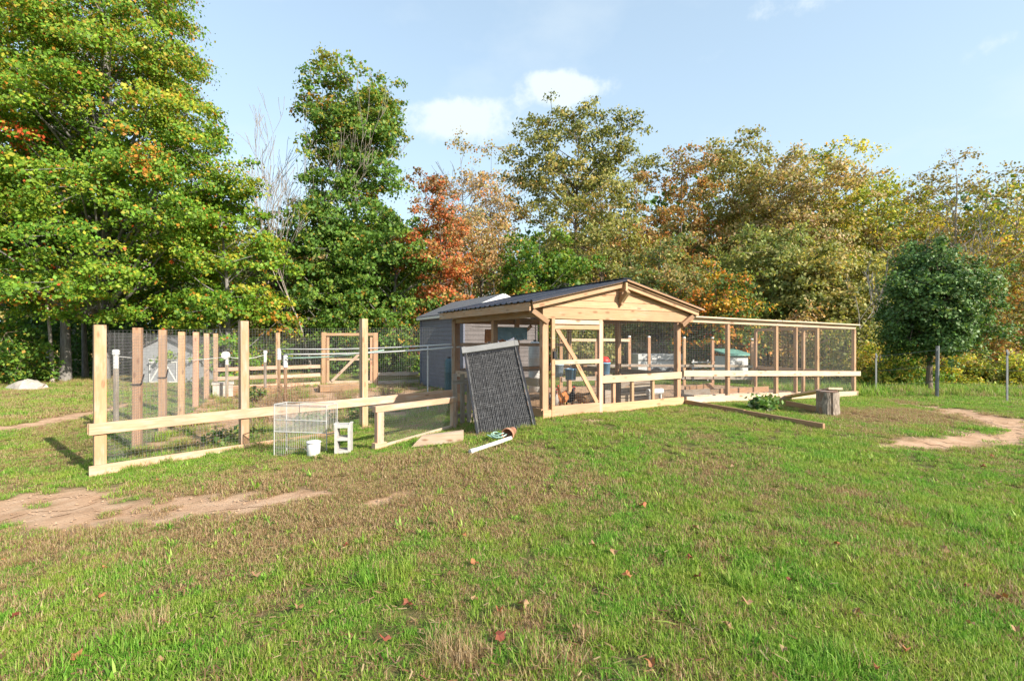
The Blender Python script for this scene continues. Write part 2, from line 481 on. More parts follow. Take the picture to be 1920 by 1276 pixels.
class MB:
    def __init__(s): s.v = []; s.f = []

    def quadbox(s, corners):
        i = len(s.v); s.v += [tuple(c) for c in corners]
        s.f += [(i, i + 3, i + 2, i + 1), (i + 4, i + 5, i + 6, i + 7), (i, i + 1, i + 5, i + 4), (i + 1, i + 2, i + 6, i + 5), (i + 2, i + 3, i + 7, i + 6), (i + 3, i, i + 4, i + 7)]

    def box(s, x0, x1, y0, y1, z0, z1):
        s.quadbox([(x0, y0, z0), (x1, y0, z0), (x1, y1, z0), (x0, y1, z0), (x0, y0, z1), (x1, y0, z1), (x1, y1, z1), (x0, y1, z1)])

    def bar(s, p0, p1, r, n=3):
        p0 = Vector(p0); p1 = Vector(p1); d = (p1 - p0)
        if d.length < 1e-6: return
        d.normalize(); a = d.orthogonal().normalized(); b_ = d.cross(a)
        i = len(s.v)
        for p in (p0, p1):
            for k in range(n):
                t_ = 2 * math.pi * k / n
                s.v.append(tuple(p + (a * math.cos(t_) + b_ * math.sin(t_)) * r))
        for k in range(n):
            k2 = (k + 1) % n
            s.f.append((i + k, i + k2, i + n + k2, i + n + k))

    def tube(s, pts, radii, n=8, caps=True):
        pts = [Vector(p) for p in pts]; i0 = len(s.v)
        if isinstance(radii, (int, float)): radii = [radii] * len(pts)
        a = None
        for j, p in enumerate(pts):
            d = (pts[min(j + 1, len(pts) - 1)] - pts[max(j - 1, 0)]).normalized()
            if a is None: a = d.orthogonal().normalized()
            a = (a - d * a.dot(d)).normalized(); b_ = d.cross(a)
            for k in range(n):
                t_ = 2 * math.pi * k / n
                s.v.append(tuple(p + (a * math.cos(t_) + b_ * math.sin(t_)) * radii[j]))
        for j in range(len(pts) - 1):
            for k in range(n):
                k2 = (k + 1) % n
                s.f.append((i0 + j * n + k, i0 + j * n + k2, i0 + (j + 1) * n + k2, i0 + (j + 1) * n + k))
        if caps:
            s.f.append(tuple(i0 + k for k in reversed(range(n))))
            s.f.append(tuple(i0 + (len(pts) - 1) * n + k for k in range(n)))

    def lathe(s, prof, n=16, c=(0, 0, 0)):
        i0 = len(s.v)
        for (r, z) in prof:
            for k in range(n):
                t_ = 2 * math.pi * k / n
                s.v.append((c[0] + r * math.cos(t_), c[1] + r * math.sin(t_), c[2] + z))
        for j in range(len(prof) - 1):
            for k in range(n):
                k2 = (k + 1) % n
                s.f.append((i0 + j * n + k, i0 + j * n + k2, i0 + (j + 1) * n + k2, i0 + (j + 1) * n + k))

    def poly_prism(s, pts, off):
        """pts: planar outline, off: extrusion vector"""
        i = len(s.v); n = len(pts); off = Vector(off)
        s.v += [tuple(Vector(p)) for p in pts] + [tuple(Vector(p) + off) for p in pts]
        s.f.append(tuple(i + k for k in reversed(range(n)))); s.f.append(tuple(i + n + k for k in range(n)))
        for k in range(n):
            k2 = (k + 1) % n
            s.f.append((i + k, i + k2, i + n + k2, i + n + k))

    def build(s, name, mat, parent=None, loc=(0, 0, 0), smooth=False, kind=None):
        me = bpy.data.meshes.new(name); me.from_pydata(s.v, [], s.f); me.update()
        me.validate()
        if smooth: me.polygons.foreach_set('use_smooth', [True] * len(me.polygons))
        me.materials.append(mat)
        o = link(name, me, parent, loc)
        if kind: o['kind'] = kind
        return o


def beam(parent, name, p0, p1, w, h, mat, up=(0, 0, 1), warp=0.0):
    """sawn timber from p0 to p1 (parent space), grain along its own X axis, eased edges"""
    p0 = Vector(p0); p1 = Vector(p1); X = (p1 - p0); L = X.length; X.normalize()
    U = Vector(up)
    if abs(U.dot(X)) > 0.98: U = Vector((0, 1, 0)) if abs(X.y) < 0.9 else Vector((1, 0, 0))
    Y = U.cross(X).normalized(); Z = X.cross(Y)
    c = min(0.006, w * 0.12, h * 0.12)
    prof = [(-w / 2 + c, -h / 2), (w / 2 - c, -h / 2), (w / 2, -h / 2 + c), (w / 2, h / 2 - c), (w / 2 - c, h / 2), (-w / 2 + c, h / 2), (-w / 2, h / 2 - c), (-w / 2, -h / 2 + c)]
    v = []; f = []
    ns = 2 if warp == 0 else 4
    for j in range(ns):
        x = -L / 2 + L * j / (ns - 1)
        by = rnd.uniform(-warp, warp); bz = rnd.uniform(-warp, warp)
        v += [(x, a + by, b_ + bz) for a, b_ in prof]
    for j in range(ns - 1):
        for k in range(8):
            k2 = (k + 1) % 8
            f.append((j * 8 + k, j * 8 + k2, j * 8 + 8 + k2, j * 8 + 8 + k))
    f.append(tuple(reversed(range(8)))); f.append(tuple((ns - 1) * 8 + k for k in range(8)))
    me = bpy.data.meshes.new(name); me.from_pydata(v, [], f); me.update(); me.materials.append(mat)
    o = bpy.data.objects.new(name, me); COL.objects.link(o); o.parent = parent
    mid = (p0 + p1) / 2
    o.matrix_local = Matrix(((X.x, Y.x, Z.x, mid.x), (X.y, Y.y, Z.y, mid.y), (X.z, Y.z, Z.z, mid.z), (0, 0, 0, 1)))
    return o


def wire_grid(parent, p00, p10, p01, p11, sp, r, mat, name='wire_mesh'):
    """square-mesh wire between four corners (parent space)"""
    p00, p10, p01, p11 = map(Vector, (p00, p10, p01, p11))
    mb = MB()
    nu = max(2, int((p10 - p00).length / sp)); nv = max(2, int((p01 - p00).length / sp))
    for i in range(nu + 1):
        t_ = i / nu; mb.bar(p00.lerp(p10, t_), p01.lerp(p11, t_), r)
    for j in range(nv + 1):
        t_ = j / nv; mb.bar(p00.lerp(p01, t_), p10.lerp(p11, t_), r)
    return mb.build(name, mat, parent, kind='stuff')


# ------------------------------------------------------------------ lawn, paths


def axis(fine0, fine1, step, far):
    a = list(np.arange(fine0, fine1 + 1e-6, step))
    s = step; x = fine1
    up = []
    while x < far: s *= 1.35; x += s; up.append(x)
    s = step; x = fine0; dn = []
    while x > -far: s *= 1.35; x -= s; dn.append(x)
    return np.array(dn[::-1] + a + up)


gx = axis(-15, 15, 0.12, 900); gy = axis(0.5, 23, 0.12, 900)
X, Y = np.meshgrid(gx, gy, indexing='ij')
Zg = ground(X, Y)
DM = dirt_mask(X, Y)
fine = (np.abs(X) < 15) & (Y > 0) & (Y < 23)
rsg = np.random.RandomState(5)
Zg = Zg + np.where(fine, rsg.randn(*X.shape) * 0.004 - 0.016 - 0.010 * np.clip(DM * 1.5 - 0.5, 0, 1), 0)
nx, ny = X.shape
idx = np.arange(nx * ny).reshape(nx, ny)
quads = np.stack([idx[:-1, :-1], idx[1:, :-1], idx[1:, 1:], idx[:-1, 1:]], -1).reshape(-1, 4)
cols = np.stack([DM.ravel(), DM.ravel() * 0, DM.ravel() * 0], -1)
V = np.stack([X.ravel(), Y.ravel(), Zg.ravel()], -1)


def soil_color(nt, pos):
    n1 = noise(nt, pos, 3.0, 6, 0.65); n2 = noise(nt, pos, 34, 5, 0.7)
    c = ramp(nt, n1, [(0.25, (0.34, 0.20, 0.115)), (0.5, (0.46, 0.30, 0.19)), (0.8, (0.58, 0.42, 0.29))])
    c = mixcol(nt, nmath(nt, 'MULTIPLY', ramp(nt, n2, [(0.5, (0, 0, 0)), (0.72, (1, 1, 1))]), 0.55), c, (0.20, 0.12, 0.07))
    return c, n2


def lawn_tint(nt, pos):
    """0 green .. 1 dry brown, over the real lawn"""
    a = noise(nt, pos, 0.55, 4, 0.6); b_ = noise(nt, pos, 2.6, 5, 0.65)
    s = nmath(nt, 'ADD', nmath(nt, 'MULTIPLY', a, 0.9), nmath(nt, 'MULTIPLY', b_, 0.75))
    # drier towards the worn path on the left, greener to the right
    sp = nt.nodes.new('ShaderNodeSeparateXYZ'); nt.links.new(pos, sp.inputs[0])
    c_ = noise(nt, pos, 7.5, 4, 0.7)
    s = nmath(nt, 'ADD', s, nmath(nt, 'MULTIPLY', nmath(nt, 'SUBTRACT', c_, 0.5), 0.75))
    vd = nt.nodes.new('ShaderNodeVectorMath'); vd.operation = 'DISTANCE'
    nt.links.new(mapping(nt, pos, (.55, 1, 0)), vd.inputs[0]); vd.inputs[1].default_value = (-2.2 * .55, 5.6, 0)
    wr = nt.nodes.new('ShaderNodeMapRange'); wr.inputs[1].default_value = .5; wr.inputs[2].default_value = 2.3; wr.inputs[3].default_value = .36; wr.inputs[4].default_value = 0
    nt.links.new(vd.outputs['Value'], wr.inputs[0])
    s = nmath(nt, 'ADD', s, wr.outputs[0])
    vd2 = nt.nodes.new('ShaderNodeVectorMath'); vd2.operation = 'DISTANCE'
    nt.links.new(mapping(nt, pos, (.6, 1, 0)), vd2.inputs[0]); vd2.inputs[1].default_value = (8.0 * .6, 9.9, 0)
    wr2 = nt.nodes.new('ShaderNodeMapRange'); wr2.inputs[1].default_value = .5; wr2.inputs[2].default_value = 1.7; wr2.inputs[3].default_value = .34; wr2.inputs[4].default_value = 0
    nt.links.new(vd2.outputs['Value'], wr2.inputs[0])
    s = nmath(nt, 'ADD', s, wr2.outputs[0])
    s = nmath(nt, 'SUBTRACT', s, nmath(nt, 'MULTIPLY', sp.outputs[0], 0.006))
    mr = nt.nodes.new('ShaderNodeMapRange'); mr.inputs[1].default_value = 0.765; mr.inputs[2].default_value = 1.04
    nt.links.new(s, mr.inputs[0]); return mr.outputs[0]


m, nt, b = new_mat('lawn_soil')
geo = nt.nodes.new('ShaderNodeNewGeometry'); pos = geo.outputs['Position']
at_ = nt.nodes.new('ShaderNodeAttribute'); at_.attribute_name = 'Col'
sc_, nfine = soil_color(nt, pos)
fg = noise(nt, pos, 60, 5, 0.75)
gr = ramp(nt, fg, [(0.3, (0.050, 0.052, 0.018)), (0.55, (0.100, 0.110, 0.032)), (0.75, (0.18, 0.18, 0.07))])
br_ = ramp(nt, fg, [(0.3, (0.10, 0.062, 0.032)), (0.7, (0.28, 0.19, 0.10))])
lc = mixcol(nt, nmath(nt, 'MULTIPLY', lawn_tint(nt, pos), 0.85), gr, br_)
fmask = nmath(nt, 'ADD', at_.outputs['Fac'], nmath(nt, 'MULTIPLY', nmath(nt, 'SUBTRACT', nfine, 0.5), 0.8))
sep_ = nt.nodes.new('ShaderNodeSeparateColor'); nt.links.new(at_.outputs['Color'], sep_.inputs[0])
fmask = nmath(nt, 'ADD', sep_.outputs[0], nmath(nt, 'MULTIPLY', nmath(nt, 'SUBTRACT', nfine, 0.5), 1.3))
mr = nt.nodes.new('ShaderNodeMapRange'); mr.inputs[1].default_value = 0.22; mr.inputs[2].default_value = 0.85
nt.links.new(fmask, mr.inputs[0])
nt.links.new(mixcol(nt, mr.outputs[0], lc, sc_), b.inputs['Base Color'])
b.inputs['Roughness'].default_value = 0.95; b.inputs['Specular IOR Level'].default_value = 0.15
bump(nt, b, nfine, 0.6, 0.02)
M['lawn'] = m
m, nt, b = new_mat('path_soil')
geo = nt.nodes.new('ShaderNodeNewGeometry'); pos = geo.outputs['Position']
sc_, nfine = soil_color(nt, pos)
nt.links.new(sc_, b.inputs['Base Color']); b.inputs['Roughness'].default_value = 0.95; b.inputs['Specular IOR Level'].default_value = 0.15
bump(nt, b, nfine, 0.6, 0.02)
M['soil'] = m

tag(link('lawn', np_mesh('lawn', V, quads, cols, M['lawn'], True)), kind='structure')

# dirt paths: their own sheets a little above the sod beneath, edges ragged
qc = DM.ravel()[quads].min(1)
cx = X.ravel()[quads].mean(1); cy = Y.ravel()[quads].mean(1)
in_fine = (np.abs(cx) < 14.9) & (cy > 0.6) & (cy < 22.9)
outside = ~in_poly(cx, cy, PEN) & ~in_poly(cx, cy, COOP)


def sheet(name, sel):
    q = quads[sel]
    if len(q) == 0: return
    u, inv = np.unique(q, return_inverse=True)
    v = V[u].copy(); v[:, 2] += 0.006
    tag(link(name, np_mesh(name, v, inv.reshape(-1, 4), None, M['soil'], True)), kind='structure')


grp = np.full(len(quads), -1)
dmin = np.full(len(quads), 1e9)
for i, (pts, w) in enumerate(PATHS):
    d = seg_dist(cx, cy, pts, w); k = d < dmin
    dmin[k] = d[k]; grp[k] = min(i, 3) if i != 4 else 4
for i, nm in ((0, 'dirt_path'), (1, 'dirt_path'), (2, 'dirt_path'), (3, 'dirt_path'), (4, 'door_dirt')):
    sheet(nm, (qc > 0.985) & in_fine & outside & (grp == i))
sheet('pen_soil', (qc > 0.985) & in_fine & in_poly(cx, cy, PEN))
sheet('coop_soil', (qc > 0.985) & in_fine & in_poly(cx, cy, COOP))
exec_marker_ground = True

# ------------------------------------------------------------------ front garden fence
ang = math.atan2(FB.y - FA.y, FB.x - FA.x); FL = (FB - FA).length
Zf = EYE - 2.07
fence = thing('garden_fence', 'long front garden fence with pink timber rails behind the white wire rack', 'fence', (FA.x, FA.y, Zf), ang)
fu = [0.0, 2.05, 4.49, 7.12]; ftop = [2.31, 2.43, 2.55, 2.60]
for i, (u, t_) in enumerate(zip(fu, ftop)):
    g_ = gz(*(FA + (FB - FA) * (u / FL))) - Zf
    wdt = 0.15 if i == 0 else 0.14
    beam(fence, 'post', (u, 0, g_ - 0.3), (u + rnd.uniform(-.012, .012), rnd.uniform(-.012, .012), t_), wdt, 0.14, M['pine_post'])
beam(fence, 'rail', (-0.14, -0.092, 0.72), (3.02, -0.092, 0.725), 0.042, 0.175, M['pine_pink'], warp=0.004)
beam(fence, 'rail', (3.03, -0.092, 0.73), (6.95, -0.092, 0.715), 0.042, 0.175, M['pine_pink'], warp=0.004)
beam(fence, 'rail_end', (-0.13, -0.075, 0.72), (-0.13, 0.02, 0.72), 0.05, 0.16, M['pine_post'])
beam(fence, 'base_board', (-0.14, -0.094, 0.075), (2.6, -0.094, 0.085), 0.042, 0.17, M['pine_pink'], warp=0.004)
beam(fence, 'base_board', (2.62, -0.094, 0.085), (4.6, -0.094, 0.10), 0.042, 0.15, M['wood_brown'], warp=0.004)
for i in range(3):
    wire_grid(fence, (fu[i] + .02, -.066, 0.02), (fu[i + 1] - .02, -.066, .05), (fu[i] + .02, -.066, 2.22 + .06 * i), (fu[i + 1] - .02, -.066, 2.28 + .06 * i), 0.050, 0.0015, M['wire'])

# side fence running back on the left
sdx = Vector((-0.743, 1.70)); sang = math.atan2(sdx.y, sdx.x); sl = sdx.length
side = thing('side_fence', 'left side fence of bare upright posts with wire mesh receding towards the woods', 'fence', (FA.x, FA.y, Zf), sang)
for k in range(1, 7):
    p = FA + sdx * k; g_ = gz(*p) - Zf
    beam(side, 'post', (k * sl, 0, g_ - .3), (k * sl + rnd.uniform(-.02, .02), rnd.uniform(-.02, .02), 2.30 + rnd.uniform(-.03, .03)), 0.14, 0.14, M['pine'])
for k in range(6):
    g0 = gz(*(FA + sdx * k)) - Zf; g1 = gz(*(FA + sdx * (k + 1))) - Zf
    wire_grid(side, (k * sl + .1, -.072, g0), ((k + 1) * sl + .04, -.072, g1), (k * sl + .1, -.072, 2.2), ((k + 1) * sl + .04, -.072, 2.2), 0.055, 0.0016, M['wire'])
for k in (1, 2):   # dark strap tied round two posts
    mb = MB(); z = 1.32
    mb.bar((k * sl - .09, -.085, z - .08), (k * sl + .09, -.085, z + .10), .012, 5)
    mb.bar((k * sl - .09, .085, z - .08), (k * sl - .09, -.085, z - .08), .012, 5)
    mb.build('strap', M['black_metal'], side)

# rear fence and garden gate
RG0 = Vector((-7.78, 20.0)); RG1 = Vector((-5.67, 20.1))
rear = thing('rear_fence', 'far garden fence of pink rails between left posts and the garden gate', 'fence', (FC.x, FC.y, gz(*FC)), 0)
pts = [FC, Vector((-9.15, 18.9)), RG0 + Vector((-.12, 0))]
for i, p in enumerate(pts[1:2]):
    q = p - FC; g_ = gz(*p) - gz(*FC)
    beam(rear, 'post', (q.x, q.y, g_ - .3), (q.x, q.y, 2.2), 0.12, 0.12, M['pine_post'])
for a, b_ in zip(pts[:-1], pts[1:]):
    qa = a - FC; qb = b_ - FC; qm = 0.08
    for z in (0.85, 0.50, 0.14):
        beam(rear, 'rail', (qa.x, qa.y - qm, z + rnd.uniform(-.02, .02)), (qb.x, qb.y - qm, z + rnd.uniform(-.02, .02)), 0.04, 0.14, M['pine_pink'])
    wire_grid(rear, (qa.x, qa.y - .03, 0), (qb.x, qb.y - .03, 0), (qa.x, qa.y - .03, 2.0), (qb.x, qb.y - .03, 2.0), 0.05, 0.0015, M['wire'])
# fence from gate to blue shed
a, b_ = RG1 + Vector((.1, 0)), Vector((-4.0, 20.7))
for z in (0.15, 0.5):
    beam(rear, 'rail', (a.x - FC.x, a.y - FC.y, z), (b_.x - FC.x, b_.y - FC.y, z), 0.04, 0.14, M['wood_grey'])

gate = thing('garden_gate', 'tall pine garden gate frame with one diagonal brace in the far fence', 'gate', (RG0.x, RG0.y, gz(*RG0)), math.atan2(RG1.y - RG0.y, RG1.x - RG0.x))
gw = (RG1 - RG0).length
beam(gate, 'post', (0, 0, -.3), (0, 0, 2.14), .16, .13, M['pine'])
beam(gate, 'post', (gw, 0, -.3), (gw, 0, 2.12), .16, .13, M['pine'])
beam(gate, 'lintel', (0.075, 0, 2.05), (gw - .075, 0, 2.05), .10, .12, M['pine'])
beam(gate, 'stile', (.17, -.03, .08), (.17, -.03, 1.94), .05, .10, M['pine'], up=(1, 0, 0))
beam(gate, 'stile', (gw - .17, -.03, .08), (gw - .17, -.03, 1.94), .05, .10, M['pine'], up=(1, 0, 0))
beam(gate, 'brace', (.35, -.075, .12), (gw - .35, -.075, 1.55), .04, .11, M['pine_pale'])
beam(gate, 'gate_rail', (.12, -.035, 1.02), (gw - .12, -.035, 1.02), .04, .09, M['pine_pale'])
beam(gate, 'gate_rail', (.12, -.035, .08), (gw - .12, -.035, .08), .04, .12, M['pine_pale'])
wire_grid(gate, (.1, .02, .1), (gw - .1, .02, .1), (.1, .02, 1.98), (gw - .1, .02, 1.98), .05, .0014, M['wire'])

# ------------------------------------------------------------------ timber coop shed
ZS = EYE - 1.46
shed = thing('coop_shed', 'open pine chicken shed with dark metal gable roof and wire mesh walls', 'shed', (SH0.x, SH0.y, ZS), SH_ANG)
PT = M['pine']; W_, L_ = SH_W, SH_L
RZ, RU = 2.70, 1.83; SL = 0.228


def roofz(u): return RZ - SL * abs(u - RU)


for (u, v) in ((0, 0), (W_, 0), (W_, 1.95), (W_, L_), (0, 2.0), (0, L_), (RU, L_)):
    p = SH0 + SU * u + SV * v
    beam(shed, 'post', (u, v, gz(*p) - ZS - .3), (u, v, roofz(u) - .17), .115 if (u, v) != (0, 0) else .14, .115, PT)
# header beams
beam(shed, 'beam', (-.09, -.078, 1.985), (W_ + .42, -.078, 1.985), .04, .22, PT)
beam(shed, 'beam', (-.078, -.05, 2.0), (-.078, L_ + .1, 2.0), .04, .19, M['pine_post'])
beam(shed, 'beam', (W_ + .078, .1, 2.0), (W_ + .078, L_ + .1, 2.0), .04, .19, M['pine_post'])
beam(shed, 'beam', (-.05, L_ + .078, 2.0), (W_ + .05, L_ + .078, 2.0), .04, .19, M['pine_post'])
beam(shed, 'ridge_beam', (RU, -.30, 2.56), (RU, L_ + .12, 2.56), .05, .16, PT)
# gable planks, each cut to the roof slope
zz = 2.10; pi_ = 0
for h in (.145, .145, .14, .12):
    z0, z1 = zz + .004, zz + h - .004
    u_at = lambda z, sgn: RU + sgn * max(0.02, min((RZ - .05 - z) / SL, W_ / 2 + .09))
    mb = MB()
    mb.poly_prism([(u_at(z0, -1), 0, z0), (u_at(z0, 1), 0, z0), (u_at(z1, 1), 0, z1), (u_at(z1, -1), 0, z1)], (0, .022, 0))
    me_o = mb.build('plank', PT, shed, (0, -.095 + (pi_ % 2) * .009, 0)); zz += h; pi_ += 1
# rafters
for v in (0.35, 1.2, 2.05, 2.9, 3.75, 4.12):
    for s_, ue in ((-1, -.36), (1, W_ + .44)):
        beam(shed, 'rafter', (RU + s_ * .03, v, RZ - .085), (ue, v, roofz(ue) - .075), .045, .11, M['pine_post'])
# barge boards under the front edge
for s_, ue in ((-1, -.39), (1, W_ + .47)):
    beam(shed, 'barge_board', (RU + s_ * .025, -.20, RZ - .085), (ue, -.20, roofz(ue) - .085), .04, .14, PT)
# eave fascia
beam(shed, 'fascia', (-.42, -.17, roofz(-.42) - .105), (-.42, L_ + .16, roofz(-.42) - .105), .03, .155, M['pine_post'])
beam(shed, 'fascia', (W_ + .47, -.17, roofz(W_ + .47) - .085), (W_ + .47, L_ + .16, roofz(W_ + .47) - .085), .03, .11, M['pine_post'])
# knee braces under the overhang, king brace under the ridge
for (u0, u1) in ((-.02, -.37), (W_ - .02, W_ + .33)):
    beam(shed, 'knee_brace', (u0, -.15, 1.80), (u1, -.15, roofz(u1) - .19), .08, .10, M['wood_brown'])
beam(shed, 'king_brace', (RU, -.11, 2.24), (RU, -.33, 2.46), .09, .09, M['wood_brown'])
beam(shed, 'king_post', (RU, -.13, 2.18), (RU, -.13, 2.46), .06, .09, M['wood_brown'])
# roof sheets with ribs running down the slope
for s_, ue in ((-1, -.46), (1, W_ + .54)):
    n = 5; v0, v1 = -.30, L_ + .22
    for k in range(n):
        a0 = v0 + (v1 - v0) * k / n; a1 = v0 + (v1 - v0) * (k + 1) / n + (.03 if k < n - 1 else 0)
        mb = MB(); m_ = 24; zo = .004 * (k % 2)
        rows = []
        for (u, z) in ((RU + s_ * .0, RZ), (ue, roofz(ue))):
            rows.append([(u, a0 + (a1 - a0) * j / m_, z + zo + (.022 if j % 6 in (0, 1) else 0.0)) for j in range(m_ + 1)])
        for j in range(m_):
            A, B, C_, D = rows[0][j], rows[0][j + 1], rows[1][j + 1], rows[1][j]
            dn = Vector((0, 0, -.014))
            i = len(mb.v)
            mb.v += [A, B, C_, D] + [tuple(Vector(q) + dn) for q in (A, B, C_, D)]
            mb.f += [(i, i + 1, i + 2, i + 3), (i + 4, i + 7, i + 6, i + 5), (i + 2, i + 6, i + 7, i + 3)]
            if j == 0: mb.f.append((i, i + 3, i + 7, i + 4))
            if j == m_ - 1: mb.f.append((i + 1, i + 5, i + 6, i + 2))
        mb.build('roof_sheet', M['roof_metal'], shed)
    # folded metal edge trim on the front rake
    beam(shed, 'rake_trim', (RU, -.312, RZ - .012), (ue, -.312, roofz(ue) - .012), .012, .034, M['roof_metal'] if s_ < 0 else M['wood_brown'])
beam(shed, 'ridge_cap', (RU, -.32, RZ + .022), (RU, L_ + .23, RZ + .022), .22, .016, M['roof_metal'])
# front rail, base board, studs
beam(shed, 'rail', (1.34, -.08, .665), (W_ + .04, -.08, .675), .04, .15, M['pine_pale'])
beam(shed, 'base_board', (1.30, -.084, .075), (W_ + .1, -.084, .085), .045, .19, M['pine'])
beam(shed, 'door_jamb', (1.375, -.01, 0.0), (1.375, -.01, 1.87), .09, .09, PT)
for u in (1.72, 2.24, 2.85):
    beam(shed, 'stud', (u, -.02, .0), (u, -.02, .58), .07, .07, M['pine'])
# left wall rail and base
beam(shed, 'rail', (-.08, .06, .66), (-.08, L_, .60), .04, .15, M['pine_pale'])
beam(shed, 'base_board', (-.082, -.06, .07), (-.082, L_, .0), .04, .19, M['pine'])
beam(shed, 'sill', (-.10, -.10, .07), (.09, -.10, .07), .05, .16, M['pine'])
# perch / inner rails seen through the mesh
beam(shed, 'inner_rail', (.06, L_ - .05, 1.35), (W_ - .06, L_ - .05, 1.33), .04, .09, M['pine_pale'])
beam(shed, 'inner_rail', (.06, L_ - .05, .66), (W_ - .06, L_ - .05, .66), .04, .14, M['wood_grey'])
beam(shed, 'inner_rail', (W_ + .02, .1, .66), (W_ + .02, L_ - .1, .66), .04, .14, M['wood_grey'])
beam(shed, 'corner_brace', (RU + .05, L_ - .05, 1.55), (RU + .45, L_ - .05, 1.88), .06, .08, PT)
beam(shed, 'perch', (.3, 3.0, .75), (W_ - .2, 3.0, .75), .05, .05, M['wood_brown'])
for (a, b_) in (((1.42, -.055, .18), (3.6, -.055, .18)), ):
    wire_grid(shed, (1.42, -.055, .16), (W_ - .05, -.055, .16), (1.42, -.055, 1.9), (W_ - .05, -.055, 1.9), .048, .0014, M['wire'])
wire_grid(shed, (-.055, .07, .12), (-.055, L_ - .06, .1), (-.055, .07, 1.92), (-.055, L_ - .06, 1.92), .050, .0015, M['wire'])
wire_grid(shed, (.05, L_ + .055, .1), (W_, L_ + .055, .1), (.05, L_ + .055, 1.92), (W_, L_ + .055, 1.92), .04, .0012, M['wire'])
wire_grid(shed, (W_ + .055, .06, .1), (W_ + .055, L_ - .06, .1), (W_ + .055, .06, 1.92), (W_ + .055, L_ - .06, 1.92), .04, .0012, M['wire'])
# door: a part with its own pieces
db = MB(); db.box(0, .07, -.02, .02, 0, 1.86)
door = db.build('door', M['pine'], shed, (.09, -.115, .015)); door['label'] = 'pine mesh door with a long diagonal brace'
DW = 1.24
beam(door, 'door_stile', (DW - .04, 0, 0.0), (DW - .04, 0, 1.86), .085, .042, M['pine_pink'], up=(0, 1, 0))
beam(door, 'door_rail', (.07, 0, 1.80), (DW - .083, 0, 1.80), .04, .085, M['pine_pale'])
beam(door, 'door_rail', (.07, 0, 1.70), (DW - .083, 0, 1.70), .035, .08, M['pine'])
beam(door, 'door_rail', (.07, -.004, 1.03), (DW - .083, -.004, 1.03), .04, .085, M['pine_pale'])
beam(door, 'door_rail', (.07, 0, .10), (DW - .083, 0, .10), .04, .20, M['pine'])
beam(door, 'door_brace', (.13, .01, 1.67), (.58, .01, 1.07), .03, .085, M['pine'])
beam(door, 'door_brace', (.61, .01, .99), (1.12, .01, .20), .03, .085, M['pine'])
wire_grid(door, (.06, .022, .1), (DW - .07, .022, .1), (.06, .022, 1.78), (DW - .07, .022, 1.78), .048, .0014, M['wire'])
mb = MB(); mb.box(.01, .09, -.035, -.022, 1.10, 1.24); mb.bar((.03, -.05, 1.1), (.03, -.05, 1.3), .012, 6); mb.build('latch', M['black_metal'], door)

# ------------------------------------------------------------------ wire run on the right
wang = math.atan2(WR1.y - WR0.y, WR1.x - WR0.x); WL = (WR1 - WR0).length
ZW = EYE - 1.45
run = thing('chicken_run', 'long pine framed wire run joined to the right side of the shed', 'chicken run', (WR0.x, WR0.y, ZW), wang)


def wtop(u): return 1.95 - .10 * u / WL


def wgr(u, v=0):
    p = WR0 + (WR1 - WR0) * (u / WL) + Vector((-(WR1 - WR0).y, (WR1 - WR0).x)) / WL * v
    return gz(*p) - ZW


for u in (1.64, 3.43, 4.23, 5.15, WL - .06):
    beam(run, 'post', (u, 0, wgr(u) - .3), (u, 0, wtop(u) - .09), .085 if u not in (4.23,) else .06, .085, M['pine'])
beam(run, 'top_beam', (.10, -.0, wtop(0) - .02), (WL, 0, wtop(WL) - .02), .05, .11, M['pine_pale'])
beam(run, 'top_plate', (.35, -.06, wtop(0) + .05), (3.5, -.06, wtop(3.5) + .05), .13, .035, M['pine_pale'], warp=.004)
beam(run, 'top_plate', (3.52, -.06, wtop(3.5) + .05), (WL + .05, -.06, wtop(WL) + .05), .13, .035, M['pine_pale'], warp=.004)
beam(run, 'rail', (.12, -.075, .70), (WL + .12, -.075, .655 - .17), .04, .135, M['pine_pale'], warp=.003)
beam(run, 'base_board', (.2, -.072, wgr(.2) + .10), (3.4, -.072, wgr(3.4) + .10), .045, .15, M['pine_pale'])
beam(run, 'base_board', (3.42, -.072, wgr(3.4) + .10), (WL, -.072, wgr(WL) + .08), .045, .15, M['pine_pale'])
wu = [.06, 1.64, 3.43, 5.15, WL - .06]
for a, b_ in zip(wu[:-1], wu[1:]):
    wire_grid(run, (a, -.048, wgr(a)), (b_, -.048, wgr(b_)), (a, -.048, wtop(a) - .06), (b_, -.048, wtop(b_) - .06), .052, .0017, M['wire'])
# end wall going back
beam(run, 'post', (WL - .06, 1.5, wgr(WL, 1.5) - .3), (WL - .06, 1.5, wtop(WL) - .09), .085, .085, M['pine_post'])
beam(run, 'end_beam', (WL - .06, .03, wtop(WL) - .03), (WL - .06, 3.2, wtop(WL) - .03), .05, .09, M['pine_post'])
beam(run, 'end_rail', (WL - .02, .05, .5), (WL - .02, 3.2, .5), .04, .12, M['pine_post'])
beam(run, 'post', (WL - .06, 3.2, wgr(WL, 3.2) - .3), (WL - .06, 3.2, wtop(WL) - .05), .085, .085, M['pine_post'])
wire_grid(run, (WL - .01, .05, .0), (WL - .01, 3.2, .0), (WL - .01, .05, 1.8), (WL - .01, 3.2, 1.8), .055, .0017, M['wire'])

